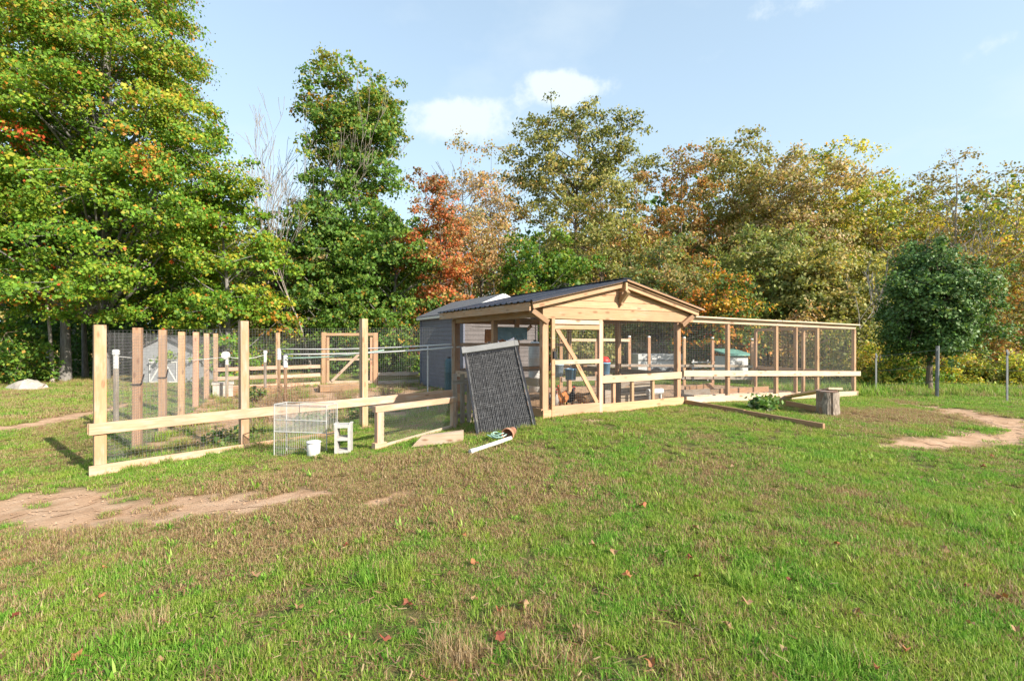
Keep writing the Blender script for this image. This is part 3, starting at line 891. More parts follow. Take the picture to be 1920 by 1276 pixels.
# back fence of the chicken yard
yard = thing('yard_fence', 'low back fence of the chicken yard with pale posts behind the mesh', 'fence', (1.7, 17.2, gz(1.7, 17.2)), 0)
yp = [(1052, 17.0), (1118, 17.4), (1180, 17.8), (1217, 18.0), (1283, 18.3), (1336, 18.6), (1410, 18.8)]
prev = None
for i, (px, d) in enumerate(yp):
    x = (px - 960) / F * d; g_ = gz(x, d) - gz(1.7, 17.2); q = Vector((x - 1.7, d - 17.2, g_))
    beam(yard, 'post', q - Vector((0, 0, .3)), q + Vector((0, 0, 1.72 + rnd.uniform(-.05, .05))), .10, .10, M['pine'])
    if i > 1:
        mbc = MB(); mbc.lathe([(0.001, .06), (.05, .045), (.06, 0), (.001, 0)], 8); mbc.build('post_cap', M['white_plastic'], yard, q + Vector((0, 0, 1.76)))
    if prev is not None:
        beam(yard, 'rail', prev + Vector((.02, -.07, .28)), q + Vector((-.02, -.07, .28)), .04, .15, M['wood_grey'])
        beam(yard, 'rail', prev + Vector((.02, -.07, .72)), q + Vector((-.02, -.07, .72)), .04, .10, M['wood_grey'])
        if i < 3: beam(yard, 'rail', prev + Vector((.02, -.07, 1.66)), q + Vector((-.02, -.07, 1.64)), .04, .10, M['pine_pale'])
        wire_grid(yard, prev + Vector((0, -.04, .1)), q + Vector((0, -.04, .1)), prev + Vector((0, -.04, 1.6)), q + Vector((0, -.04, 1.6)), .06, .0016, M['wire'])
    prev = q

# ------------------------------------------------------------------ grey storage shed behind
B0 = Vector((-1.69, 17.0)); bW, bL = 3.0, 4.4; ZB = EYE - 1.86
bsh = thing('storage_shed', 'blue grey storage shed with shingle roof and white gable trim behind the chicken shed', 'shed', (B0.x, B0.y, ZB), SH_ANG)
ev, pk = 2.84, 3.52
mb = MB(); mb.box(.03, bW - .03, .03, bL - .03, -.2, ev - .02); mb.build('wall_core', M['blue_siding'], bsh)
mb = MB(); mb.poly_prism([(0.03, .03, ev), (bW - .03, .03, ev), (bW / 2, .03, pk - .05)], (0, .05, 0)); mb.build('gable_core', M['tan_siding'], bsh)
nb = 18; bh = ev / nb
for k in range(nb):   # lap boards on the front
    mb = MB(); z0 = k * bh; z1 = z0 + bh + .012
    mb.quadbox([(0, -.012, z0), (bW, -.012, z0), (bW, .03, z0), (0, .03, z0), (0, .008, z1), (bW, .008, z1), (bW, .03, z1), (0, .03, z1)])
    mb.build('siding_board', M['tan_siding'], bsh)
    mb = MB()
    mb.quadbox([(-.012, 0, z0), (-.012, bL, z0), (.03, bL, z0), (.03, 0, z0), (.008, 0, z1), (.008, bL, z1), (.03, bL, z1), (.03, 0, z1)])
    mb.build('siding_board', M['blue_siding'], bsh)
for (u, v) in ((-.02, -.02), (bW + .02, -.02), (-.02, bL)):
    beam(bsh, 'corner_trim', (u, v, 0), (u, v, ev), .07, .07, M['tan_siding'] if (u > 1) else M['blue_siding'])
for s_ in (-1, 1):
    mb = MB(); ue = bW / 2 + s_ * (bW / 2 + .16); ze = ev - .03
    mb.quadbox([(bW / 2, -.18, pk), (ue, -.18, ze), (ue, bL + .15, ze), (bW / 2, bL + .15, pk), (bW / 2, -.18, pk + .05), (ue, -.18, ze + .05), (ue, bL + .15, ze + .05), (bW / 2, bL + .15, pk + .05)])
    mb.build('roof_slope', M['shingle'], bsh)
    beam(bsh, 'rake_trim', (bW / 2, -.20, pk - .03), (ue, -.20, ze - .03), .03, .16, M['white_paint'])
    beam(bsh, 'eave_trim', (ue - s_ * .0, -.17, ze - .04), (ue, bL + .14, ze - .04), .03, .10, M['white_paint'])
# white double door and shuttered window on its front
mb = MB(); mb.box(1.05, 2.15, -.03, -.015, .1, 2.1); dr = mb.build('door', M['blue_siding'], bsh)
for (p, q) in (((1.0, -.045, 2.14), (2.2, -.045, 2.14)), ((1.0, -.045, .1), (1.0, -.045, 2.1)), ((2.2, -.045, .1), (2.2, -.045, 2.1)), ((1.6, -.045, .1), (1.6, -.045, 2.1))):
    beam(dr, 'door_trim', p, q, .03, .08, M['tan_siding'], up=(0, 1, 0) if p[0] == q[0] else (0, 0, 1))

# ------------------------------------------------------------------ far barn on the left, seen between the posts
bx = at(306, 712, 20.5)
barn = thing('far_barn', 'small grey barn with white framed cross braced doors beyond the left posts', 'barn', (bx.x - 1.25, 20.5, gz(bx.x, 20.5)), R(6))
barn.scale = (.56, .56, .60)
mb = MB(); mb.box(0, 4.4, .02, 4, -.2, 2.2); mb.build('wall', M['barn_grey'], barn)
for k in range(22):
    mb = MB(); mb.box(k * .2 + .004, k * .2 + .196, -.012, .015, 0, 2.2); mb.build('wall_board', M['barn_grey'], barn)
for s_ in (-1, 1):
    mb = MB(); ue = 2.2 + s_ * 2.45
    mb.quadbox([(2.2, -.25, 3.3), (ue, -.25, 2.12), (ue, 4.2, 2.12), (2.2, 4.2, 3.3), (2.2, -.25, 3.36), (ue, -.25, 2.18), (ue, 4.2, 2.18), (2.2, 4.2, 3.36)])
    mb.build('roof_slope', M['shingle'], barn)
mb = MB(); mb.poly_prism([(0, .01, 2.2), (4.4, .01, 2.2), (2.2, .01, 3.28)], (0, .05, 0)); mb.build('gable', M['barn_grey'], barn)
for s_ in (0, 1):
    u0 = 1.1 + s_ * 1.02
    mb = MB(); mb.box(u0, u0 + .98, -.035, -.016, .05, 1.55); dd = mb.build('door', M['barn_grey'], barn)
    for (p, q) in (((u0, 1.5), (u0 + .98, 1.5)), ((u0, .1), (u0 + .98, .1)), ((u0 + .05, .14), (u0 + .05, 1.46)), ((u0 + .93, .14), (u0 + .93, 1.46)),
                   ((u0 + (.1 if s_ == 0 else .88), .16), (u0 + (.88 if s_ == 0 else .1), 1.42))):
        vert = abs(p[0] - q[0]) < .01
        beam(dd, 'door_trim', (p[0], -.05, p[1]), (q[0], -.05, q[1]), .03, .10, M['white_paint'], up=(0, 1, 0) if vert else (0, 0, 1))

# ------------------------------------------------------------------ things around the fence
# leaning grey mesh panel
bl = spot(893, 814); brr = spot(1006, 801)
tl = at(863, 652, 9.35); tr = at(974, 642, 9.35)
pc = (bl + brr) / 2
panel = thing('mesh_panel', 'dark grey woven mesh panel with pale header bar leaning by the shed door', 'panel', pc, 0)
ex = (brr - bl).normalized(); pw = (brr - bl).length
ez = ((tl + tr) / 2 - pc); ph = ez.length; ez.normalize(); ey = ez.cross(ex).normalized()
ex = ey.cross(ez)
PM = Matrix(((ex.x, ey.x, ez.x), (ex.y, ey.y, ez.y), (ex.z, ey.z, ez.z)))


def P(u, w, z): return PM @ Vector((u, w, z))


hw = pw / 2
prng = random.Random(4)


def panel_box(name, u0, u1, w0, w1, z0, z1, mat, par=None):
    mb = MB(); mb.quadbox([P(u0, w0, z0), P(u1, w0, z0), P(u1, w1, z0), P(u0, w1, z0), P(u0, w0, z1), P(u1, w0, z1), P(u1, w1, z1), P(u0, w1, z1)])
    return mb.build(name, mat, par or panel)


for s_ in (-1, 1):
    a, b_ = sorted((s_ * hw, s_ * (hw - .032))); panel_box('side_rail', a, b_, -.03, .03, 0, ph - .13, M['black_metal'])
    a, b_ = sorted((s_ * (hw - .038), s_ * (hw - .055))); panel_box('side_trim', a, b_, -.034, .0, 0.01, ph - .13, M['panel_wire'])
panel_box('header_bar', -hw - .01, hw + .01, -.05, .05, ph - .128, ph, M['light_grey'])
for s_ in (-1, 1): panel_box('header_cap', s_ * (hw - .01) - .035, s_ * (hw - .01) + .035, -.056, .055, ph - .13, ph + .012, M['light_grey'])
panel_box('backing', -hw + .06, hw - .06, .008, .016, .0, ph - .13, M['panel_grey'])
mb = MB()
for i in range(31):
    z = .02; u = -hw + .07 + (pw - .14) * i / 30
    while z < ph - .2:
        z2 = min(ph - .15, z + prng.uniform(.3, .9)); o_ = prng.uniform(-.006, .006)
        if prng.random() < .93: mb.bar(P(u + o_, -.008, z), P(u + o_ * .3, -.010, z2), prng.choice((.0025, .004, .006)), 4)
        z = z2 + prng.uniform(0, .02)
for i in range(44):
    u = -hw + .06; z = .02 + (ph - .17) * i / 43
    while u < hw - .1:
        u2 = min(hw - .06, u + prng.uniform(.2, .7)); o_ = prng.uniform(-.007, .007)
        if prng.random() < .93: mb.bar(P(u, -.002, z + o_), P(u2, -.004, z + o_ * .5), prng.choice((.0025, .004, .0065)), 4)
        u = u2 + prng.uniform(0, .02)
mb.build('woven_mesh', M['panel_wire'], panel, kind='stuff')
mb = MB()   # tabs along the header
for i in range(30):
    u = -hw + .09 + (pw - .18) * i / 29
    q = [P(u - .008, -.02, ph - .18), P(u + .008, -.02, ph - .18), P(u + .008, .0, ph - .18), P(u - .008, .0, ph - .18)]
    q2 = [P(u - .008, -.02, ph - .125), P(u + .008, -.02, ph - .125), P(u + .008, .0, ph - .125), P(u - .008, .0, ph - .125)]
    mb.quadbox(q + q2)
mb.build('header_tabs', M['black_metal'], panel, kind='stuff')

# weathered pallet the panel rests on
pl = thing('weathered_pallet', 'weathered grey slatted pallet standing behind the leaning mesh panel', 'pallet', (-1.12, 9.62, gz(-1.12, 9.62)), R(18))
for k in range(6):
    beam(pl, 'slat', (k * .135, 0, 0.01), (k * .135 + rnd.uniform(-.02, .02), .04, 1.02 + rnd.uniform(-.06, .06)), .09, .02, M['wood_grey'], up=(0, 1, 0))
for z in (.18, .85):
    beam(pl, 'stringer', (-.06, .05, z), (.74, .06, z), .06, .08, M['wood_grey'])

# low chicken-wire frame
a = spot(711, 840); b_ = Vector((-1.12, 9.2, gz(-1.12, 9.2)))
lowf = thing('low_wire_frame', 'low timber frame with chicken wire in front of the garden fence', 'frame', a, math.atan2(b_.y - a.y, b_.x - a.x))
ll = Vector((b_.x - a.x, b_.y - a.y)).length; dz = b_.z - a.z
beam(lowf, 'foot', (-.11, 0, .05), (.11, 0, .05), .10, .10, M['pine_pink'])
beam(lowf, 'leg', (0, 0, .10), (0, 0, .60), .13, .09, M['pine_pink'])
beam(lowf, 'leg', (ll, 0, dz - .1), (ll, 0, .60), .09, .09, M['pine_pink'])
beam(lowf, 'top_rail', (-.10, -.0, .65), (ll + .05, 0, .65), .10, .10, M['pine_pink'])
beam(lowf, 'bottom_rail', (.12, .0, .03), (ll, 0, dz + .04), .04, .06, M['pine_pale'])
mb = MB(); sp = .045; nx_ = int(ll / sp); nz_ = 15
for i in range(nx_):
    for j in range(nz_):
        x0 = .05 + i * sp + (sp / 2 if j % 2 else 0); z0 = .06 + j * .036; w_ = .0013
        p0 = (x0, -.046, z0); mb.bar(p0, (x0, -.046, z0 + .02), w_)
        mb.bar((x0, -.046, z0 + .02), (x0 + sp / 2, -.046, z0 + .036), w_); mb.bar((x0, -.046, z0 + .02), (x0 - sp / 2, -.046, z0 + .036), w_)
mb.build('chicken_wire', M['wire'], lowf, kind='stuff')

# white wire rack
a = spot(514, 853); b_ = spot(612, 848)
rk = thing('wire_rack', 'white wire rack standing on the grass in front of the garden fence', 'wire rack', a, math.atan2(b_.y - a.y, b_.x - a.x))
rw = (b_ - a).length; rh = .86
mb = MB()
for (p, q) in (((0, 0, 0), (0, 0, rh)), ((rw, 0, 0), (rw, 0, rh)), ((0, 0, rh), (rw, 0, rh)), ((0, .02, rh - .03), (rw, .02, rh - .03)), ((0, 0, .40), (rw, 0, .40)), ((0, 0, .60), (rw, 0, .60))):
    mb.tube([p, q], .009, 6)
mb.build('rack_frame', M['rack_white'], rk)
mb = MB()
for i in range(1, 40): mb.bar((rw * i / 40, 0, .40), (rw * i / 40, 0, rh), .0042, 4)
mb.build('dense_wires', M['rack_white'], rk, kind='stuff')
mb = MB()
for i in range(1, 28): mb.bar((rw * i / 28, .004, .0), (rw * i / 28, .004, .40), .0026, 4)
for z in (.13, .26): mb.bar((0, .004, z), (rw, .004, z), .0018, 4)
mb.build('thin_wires', M['rack_white'], rk, kind='stuff')
mb = MB()
for (p, q) in (((rw, 0, rh), (rw + .03, .28, rh)), ((rw + .03, .28, rh), (rw + .03, .28, .30)), ((rw, 0, .38), (rw + .03, .28, .36)), ((0, 0, rh), (.04, .28, rh)), ((.04, .28, rh), (rw + .03, .28, rh)), ((.04, .28, rh), (.04, .28, .0))):
    mb.tube([p, q], .009, 6)
for i in range(1, 6): mb.bar((rw + .03 * i / 6, .28 * i / 6, .38), (rw + .03 * i / 6, .28 * i / 6, rh), .0035, 4)
mb.build('side_wires', M['rack_white'], rk)

# white tub
a = spot(598, 849)
tub = thing('white_tub', 'white plastic feed tub in front of the right end of the wire rack', 'tub', a)
tub.scale = (.8, .8, .8)
tub.location = (a.x - .02, a.y - .17, gz(a.x - .02, a.y - .17))
mb = MB(); mb.lathe([(.001, 0), (.115, 0), (.125, .02), (.135, .26), (.128, .27), (.118, .26), (.11, .03), (.001, .02)], 20); mb.build('tub_body', M['white_plastic'], tub, smooth=True)
mb = MB(); mb.lathe([(.001, .305), (.10, .300), (.145, .285), (.15, .262), (.139, .262), (.001, .262)], 20); mb.build('lid', M['white_paint'], tub, smooth=True)
mb = MB(); mb.tube([(.14 * math.cos(t_), .14 * math.sin(t_) * .2 - .14, .20 - .1 * math.sin(t_)) for t_ in np.linspace(0, math.pi, 9)], .004, 5); mb.build('handle', M['wire'], tub)

# cinder block on end
a = spot(642, 850)
cb = thing('cinder_block', 'pale concrete block standing on end beside the wire rack', 'concrete block', a, R(10))
mb = MB(); w_, h_, dp = .25, .46, .24
mb.box(-w_ / 2, -w_ / 2 + .045, 0, dp, 0, h_); mb.box(w_ / 2 - .045, w_ / 2, 0, dp, 0, h_)
for z0, z1 in ((0, .05), (.205, .255), (h_ - .05, h_)): mb.box(-w_ / 2 + .045, w_ / 2 - .045, .002, dp - .002, z0, z1)
mb.build('block_shell', M['concrete'], cb)
mb = MB(); mb.box(-w_ / 2 - .012, -w_ / 2 + .03, .03, dp - .03, h_, h_ + .02); mb.box(w_ / 2 - .03, w_ / 2 + .012, .03, dp - .03, h_, h_ + .02); mb.build('end_lugs', M['concrete'], cb)

# loose pale timber
a = spot(778, 838); b_ = spot(868, 828)
tb = thing('loose_timber', 'short pale squared timber with a slanted end lying in the grass', 'timber', a, math.atan2(b_.y - a.y, b_.x - a.x))
tl_ = Vector((b_.x - a.x, b_.y - a.y)).length; dz = b_.z - a.z
mb = MB(); h = .17
mb.quadbox([(-.06, 0, .0), (tl_, 0, dz), (tl_, .13, dz), (-.06, .13, .0), (.10, 0, h), (tl_, 0, h + dz), (tl_, .13, h + dz), (.10, .13, h)])
mb.build('sawn_timber', M['pine_pale'], tb)

# white pipe, terracotta pot, green hose bits
a = spot(882, 851); b_ = spot(958, 826)
pp = thing('white_pipe', 'white plastic pipe lying in the grass below the mesh panel', 'pipe', a)
mb = MB(); q = Vector(b_ - a); mb.tube([(0, 0, .035), tuple(q + Vector((0, 0, .045)))], .030, 12); mb.build('pipe_body', M['pvc'], pp, smooth=False)
mb = MB(); d_ = q.normalized(); mb.tube([tuple(Vector((0, 0, .035)) - d_ * .004), tuple(Vector((0, 0, .035)) + d_ * .07)], .037, 12); mb.build('pipe_collar', M['pvc'], pp)
a = spot(957, 822)
pot = thing('clay_pot', 'small terracotta pot lying on its side below the mesh panel', 'pot', a + Vector((0, .05, .09)), 0)
pot.rotation_euler = (R(98), R(0), R(-25))
mb = MB(); mb.lathe([(.001, -.10), (.062, -.10), (.085, .07), (.102, .07), (.105, .12), (.092, .12), (.078, .06), (.055, -.08), (.001, -.08)], 20); mb.build('pot_body', M['terracotta'], pot, smooth=True)
a = spot(934, 824)
hs = thing('hose_coil', 'tangle of dark green hose and wire beside the terracotta pot', 'hose', a + Vector((0, 0, .02)))
mb = MB(); hr = random.Random(2)
for k in range(4):
    c_ = Vector((hr.uniform(-.05, .05), hr.uniform(-.04, .04), .02 + k * .018)); r_ = .08 + hr.uniform(-.02, .03)
    mb.tube([c_ + Vector((r_ * math.cos(t_) * 1.4, r_ * math.sin(t_), .02 * math.sin(t_ * 2 + k))) for t_ in np.linspace(0, 6.0, 18)], .009, 6)
mb.build('hose_loops', M['pvc_green'], hs)

# pipe trellis across the pen
tw = Vector((-6.75, 14.6))
trel = thing('pipe_trellis', 'white pipe trellis line carried across the garden on short posts', 'trellis', (tw.x, tw.y, gz(*tw)), 0)


def Lc(v): return Vector(v) - Vector((tw.x, tw.y, gz(*tw)))


for (px, py, d) in ((523, 654, 14.6), (535, 667, 13.6)):
    t_ = at(px, py, d); g_ = gz(t_.x, d)
    beam(trel, 'stake', Lc((t_.x, d, g_ - .2)), Lc((t_.x, d, t_.z - .18)), .07, .07, M['wood_brown'])
    mb = MB(); mb.tube([Lc((t_.x, d, t_.z - .32)), Lc((t_.x, d, t_.z + .02))], .06, 10); mb.build('pipe_cap', M['pvc'], trel)
for (p0, p1, r_, mt) in (((523, 654, 14.6), (862, 644, 12.9), .018, 'pvc'), ((533, 664, 13.6), (862, 650, 12.6), .022, 'pvc'), ((537, 671, 13.5), (720, 656, 13.2), .018, 'pvc_green')):
    a = at(*p0); b_ = at(*p1)
    mb = MB(); mb.tube([Lc(a + (b_ - a) * (k / 10) - Vector((0, 0, .06 * math.sin(math.pi * k / 10)))) for k in range(11)], r_, 8); mb.build('pipe', M[mt], trel, smooth=True)
for px in (802, 848):
    p = at(px, 648, 13.0); g_ = gz(p.x, p.y)
    mb = MB(); mb.tube([Lc((p.x, p.y, g_ - .1)), Lc((p.x, p.y, p.z))], .02, 8); mb.build('upright_pipe', M['pvc'], trel)

# line posts with white caps and slack line on the left
lines = []
for (px, py, d, lab) in ((217, 655, 10.6, 'weathered stake with white cap just behind the left corner post'), (425, 660, 16.2, 'white capped stake with round reel near the back of the garden'),
                         (497, 657, 17.4, 'thin white capped stake at the far rail behind the garden')):
    t_ = at(px, py, d); g_ = gz(t_.x, d)
    st = thing('line_stake', lab, 'stake', (t_.x, d, g_), 0, 'white capped line stakes in the garden')
    h = t_.z - g_
    beam(st, 'stake_shaft', (0, 0, -.2), (0, 0, h - .30), .075, .075, M['wood_grey'])
    mb = MB(); mb.lathe([(.045, 0), (.05, .02), (.05, .30), (.07, .31), (.07, .40), (.045, .42), (.001, .425)], 12); mb.build('stake_cap', M['white_plastic'], st, (0, 0, h - .42))
    if 'reel' in lab:
        mb = MB(); mb.tube([(0, -.10, h - .1), (0, -.02, h - .1)], .13, 16); mb.build('reel', M['white_plastic'], st)
    lines.append(Vector((t_.x, d, t_.z - .15)))
ln = thing('slack_line', 'thin white line strung between the capped stakes', 'line', lines[0])
mb = MB()
for a, b_ in zip(lines[:-1], lines[1:]):
    mb.tube([a.lerp(b_, k / 12) - Vector((0, 0, .10 * math.sin(math.pi * k / 12))) - lines[0] for k in range(13)], .008, 5)
mb.build('line_cord', M['rope'], ln)

# raised beds inside the garden
for (px0, px1, py, d, hgt, lab) in ((420, 520, 742, 13.4, .25, 'plank raised bed at the middle of the garden beside the brown stalks'), (600, 690, 735, 14.6, .2, 'low raised bed in front of the garden gate')):
    a = spot(px0, py); b_ = spot(px1, py - 4)
    rb = thing('raised_bed', lab, 'raised bed', a, math.atan2(b_.y - a.y, b_.x - a.x), 'raised garden beds')
    l_ = (b_ - a).length
    for (p, q) in (((0, 0), (l_, 0)), ((0, 1.0), (l_, 1.0)), ((.02, .03), (.02, .97)), ((l_ - .02, .03), (l_ - .02, .97))):
        beam(rb, 'bed_board', (p[0], p[1], hgt / 2), (q[0], q[1], hgt / 2), .04, hgt, M['wood_brown'])
    mb = MB(); mb.box(.04, l_ - .04, .04, .96, -.05, hgt - .05); mb.build('bed_soil', M['soil'], rb)

# grey concrete tub in the garden
a = spot(418, 742)
ct = thing('planter_block', 'grey square concrete planter beside the hanging black hose', 'planter', a, R(30))
mb = MB(); mb.box(-.3, .3, -.3, .3, 0, .42); mb.build('planter_body', M['stone'], ct)
mb = MB(); mb.box(-.33, .33, -.33, .33, .421, .48); mb.build('planter_rim', M['stone'], ct)

# ------------------------------------------------------------------ right hand yard: log, planks, pots
a = spot(1552, 776)
log = thing('cut_log', 'upright cut log with rough pale bark holding up the grey plank', 'log', a, R(-8))
mb = MB(); lr = random.Random(9); n = 28; prof = []
for j, z in enumerate((-.03, .06, .15, .23, .32, .41, .48)):
    for k in range(n):
        t_ = 2 * math.pi * k / n
        rr_ = .205 * (1 + .05 * math.sin(3 * t_ + 1) + lr.uniform(-.035, .035)) * (1.06 - .10 * j / 6)
        mb.v.append((rr_ * math.cos(t_), rr_ * math.sin(t_) * .95, z + (.02 * math.sin(t_) if j == 6 else 0)))
for j in range(6):
    for k in range(n):
        k2 = (k + 1) % n; mb.f.append((j * n + k, j * n + k2, (j + 1) * n + k2, (j + 1) * n + k))
mb.build('bark', M['log_bark'], log)
mb = MB(); mb.lathe([(.001, .485), (.10, .49), (.175, .485), (.188, .475), (.001, .44)], 20); mb.build('cut_face', M['log_cut'], log)
mb = MB(); mb.quadbox([(-.215, -.10, -.02), (-.0, -.225, -.02), (-.0, -.08, -.02), (-.16, -.04, -.02), (-.20, -.10, .47), (-.0, -.21, .47), (-.0, -.08, .47), (-.16, -.04, .47)]); mb.build('split_face', M['log_cut'], log)

g0 = spot(1478, 748); top_ = at(1556, 727, a.y - .02)
rp = thing('leaning_plank', 'grey weathered plank resting on the cut log', 'plank', g0)
q = Vector((a.x - .0, a.y - .02, a.z + .505)) - g0
beam(rp, 'board', (-.1, 0, .05), q + Vector((.12, -.05, .03)), .26, .045, M['pine_pale'])

a = spot(1277, 757); b_ = spot(1545, 805)
ed = thing('edging_board', 'long dark brown edging board lying on the lawn from the shed corner', 'board', a)
q = b_ - a
beam(ed, 'board', (0, 0, .055), q * .52 + Vector((0, 0, .055)), .06, .12, M['wood_brown'])
beam(ed, 'board', q * .525 + Vector((0, 0, .05)), q + Vector((0, 0, .05)), .06, .11, M['wood_brown'])
a = spot(1300, 752); b_ = spot(1500, 742)
ed2 = thing('bed_plank', 'pale plank edging the small bed along the foot of the run', 'plank', a)
q = b_ - a
beam(ed2, 'board', (0, 0, .07), q + Vector((0, 0, .05)), .05, .15, M['pine_pale'])
beam(ed2, 'back_board', (.2, .22, .06), q + Vector((-.3, .16, .06)), .05, .14, M['pine_pink'])
a = spot(1475, 762); b_ = spot(1540, 775)
ed3 = thing('short_board', 'short dark board lying between the leafy plant and the log', 'board', a)
q = b_ - a; beam(ed3, 'board', (0, 0, .07), q + Vector((0, 0, .07)), .05, .14, M['wood_brown'])
# pile of boards inside run
for i, (px0, py0, px1, py1, lab) in enumerate(((1285, 738, 1345, 726, 'pinkish plank on the ground inside the run'), (1350, 742, 1440, 736, 'long low plank at the back inside the run'), (1270, 746, 1330, 742, 'grey plank at the foot of the run beside the shed corner'))):
    a = spot(px0, py0); b_ = spot(px1, py1)
    t0 = thing('run_plank', lab, 'plank', a, 0, 'planks lying inside the run'); q = b_ - a
    if q.length > 3.2: q = q.normalized() * 3.2
    q.z = gz(a.x + q.x, a.y + q.y) - a.z
    beam(t0, 'board', (0, 0, .10), q + Vector((0, 0, .10)), .05, .2, M['wood_brown'] if i != 2 else M['wood_grey'])

# nest crate and white trough in the shed
def shed_pt(u, v):
    p = SH0 + SU * u + SV * v
    return Vector((p.x, p.y, gz(p.x, p.y)))


nb_ = thing('nest_crate', 'plank nest crate standing behind the low mesh of the shed front', 'crate', shed_pt(2.45, .55), SH_ANG)
for z in (.08, .22, .36, .50):
    beam(nb_, 'slat', (0, 0, z), (1.0, 0, z), .02, .12, M['wood_grey'])
    beam(nb_, 'slat', (0, .5, z), (1.0, .5, z), .02, .12, M['wood_grey'])
for u in (.03, .97): beam(nb_, 'crate_post', (u, .25, 0.0), (u, .25, .58), .04, .44, M['wood_grey'], up=(0, 1, 0))
tg = thing('white_trough', 'white plastic feed trough on the nest crate at the shed corner', 'trough', shed_pt(2.95, .22) + Vector((0, 0, .27)), SH_ANG)
mb = MB(); mb.tube([(0, 0, .02), (.45, 0, .02)], .07, 12); mb.build('trough_body', M['white_plastic'], tg)
for u in (.05, .40):
    mb = MB(); mb.box(u - .015, u + .015, -.03, .03, -.27, -.045); mb.build('trough_leg', M['white_plastic'], tg)

# buckets
def bucket(u, v, z, r, h, mat, lab, lid=None, hang=False):
    p = shed_pt(u, v); t0 = thing('feed_bucket', lab, 'bucket', (p.x, p.y, ZS + z), rnd.uniform(0, 3), 'feed buckets in the shed')
    mb = MB(); mb.lathe([(.001, 0), (r * .84, 0), (r, h), (r * 1.05, h), (r * 1.05, h - .02), (r * 1.02, h - .025)], 18); mb.lathe([(r * .97, h), (r * .8, .01), (.001, .01)], 18)
    mb.build('bucket_body', M[mat], t0, smooth=True)
    mb = MB(); mb.tube([(r * math.cos(t_), 0, h - .02 + r * .9 * math.sin(t_)) for t_ in np.linspace(0, math.pi, 11)], .005, 5); mb.build('bucket_handle', M['wire'], t0)
    if hang:
        mb = MB(); mb.bar((0, 0, h + r * .85), (0, 0, 1.95 - z), .005, 5); mb.build('hanging_chain', M['wire'], t0)
    else:
        mb = MB(); mb.box(-.12, .12, -.12, .12, -z + .0, -.006); mb.build('bucket_stand', M['wood_grey'], t0)
    if lid:
        mb = MB(); mb.lathe([(.001, h + .13), (r * .55, h + .12), (r * .9, h + .05), (r * 1.0, h + .006), (.001, h + .006)], 14); mb.build('bucket_top', M[lid], t0, smooth=True)


bucket(.66, .50, .72, .14, .26, 'pale_blue', 'pale blue bucket hanging behind the shed door', hang=True)
bucket(1.12, .65, .62, .13, .24, 'blue_plastic', 'deeper blue bucket hanging behind the door brace', hang=True)
bucket(1.80, .35, .74, .13, .25, 'blue_plastic', 'blue bucket with red top on the rail right of the shed door', 'red_plastic')

# blue drum and coloured gear in front of the storage shed
for (px, py0, py1, d, r_, mat, lab) in ((1003, 640, 712, 15.2, .20, 'white_plastic', 'white drum standing behind the shed left of the door'), (842, 672, 722, 14.5, .14, 'dark_teal', 'dark teal gas bottle by the blue grey shed wall')):
    t_ = at(px, py0, d); g_ = gz(t_.x, d); h = t_.z - g_
    t0 = thing('drum', lab, 'drum', (t_.x, d, g_))
    mb = MB(); mb.lathe([(.001, 0), (r_, 0), (r_, h * .3), (r_ * 1.03, h * .31), (r_, h * .33), (r_, h * .66), (r_ * 1.03, h * .67), (r_, h * .69), (r_, h * .93), (r_ * .6, h), (.001, h)], 20); mb.build('drum_body', M[mat], t0, smooth=True)
    mb = MB(); mb.lathe([(.05, h), (.05, h + .05), (.001, h + .055)], 10); mb.build('drum_cap', M['black_metal'], t0)
# canopy cloths on a line inside the shed: blue and orange
for i, (u, v, z, w_, mat, lab) in enumerate(((1.15, 3.2, 1.80, .9, 'blue_plastic', 'blue tarp folded over a line at the back of the shed'), (.75, 3.35, 1.74, .6, 'orange_cloth', 'orange cloth hung over a line at the back of the shed'))):
    p = SH0 + SU * u + SV * v
    t0 = thing('hung_cloth', lab, 'cloth', (p.x, p.y, ZS + z), SH_ANG)
    mb = MB(); n = 12
    for s_ in (-1, 1):
        for j in range(n + 1):
            x = w_ * (j / n - .5); mb.v += [(x, s_ * .004, .0), (x, s_ * (.03 + .012 * math.sin(j * 1.7)), -.16 - .05 * math.sin(j * .9)), (x, s_ * (.035 + .015 * math.sin(j * 2.1)), -.28 - .06 * math.sin(j * .7 + s_))]
        o_ = 0 if s_ == -1 else 3 * (n + 1)
        for j in range(n):
            for k in range(2):
                i0 = o_ + j * 3 + k; mb.f.append((i0, i0 + 3, i0 + 4, i0 + 1))
    mb.build('cloth_folds', M[mat], t0)
    mb = MB(); mb.bar((-u - .0, 0, .0), (SH_W - u, 0, .0), .006, 5); mb.build('cloth_line', M['rope'], t0)

# small green-roofed coop and white stock trailer beyond the yard
t_ = at(1388, 664, 21); g_ = gz(t_.x, 21)
hc = thing('small_coop', 'small pale coop with green roof beyond the wire run', 'coop', (t_.x - .5, 21, g_), R(15))
mb = MB(); mb.box(0, 1.0, 0, .9, .25, 1.15); mb.build('coop_box', M['white_paint'], hc)
for (u, v) in ((.04, .04), (.96, .04), (.04, .86), (.96, .86)): beam(hc, 'leg', (u, v, -.1), (u, v, .25), .06, .06, M['wood_grey'])
mb = MB(); mb.quadbox([(-.12, -.15, 1.18), (1.12, -.15, 1.18), (1.12, 1.05, 1.40), (-.12, 1.05, 1.40), (-.12, -.15, 1.25), (1.12, -.15, 1.25), (1.12, 1.05, 1.47), (-.12, 1.05, 1.47)]); mb.build('coop_roof', M['green_metal'], hc)
mb = MB(); mb.box(.32, .68, -.02, -.004, .35, .95); mb.build('coop_door', M['light_grey'], hc)
t_ = at(1230, 660, 24); g_ = gz(t_.x, 24)
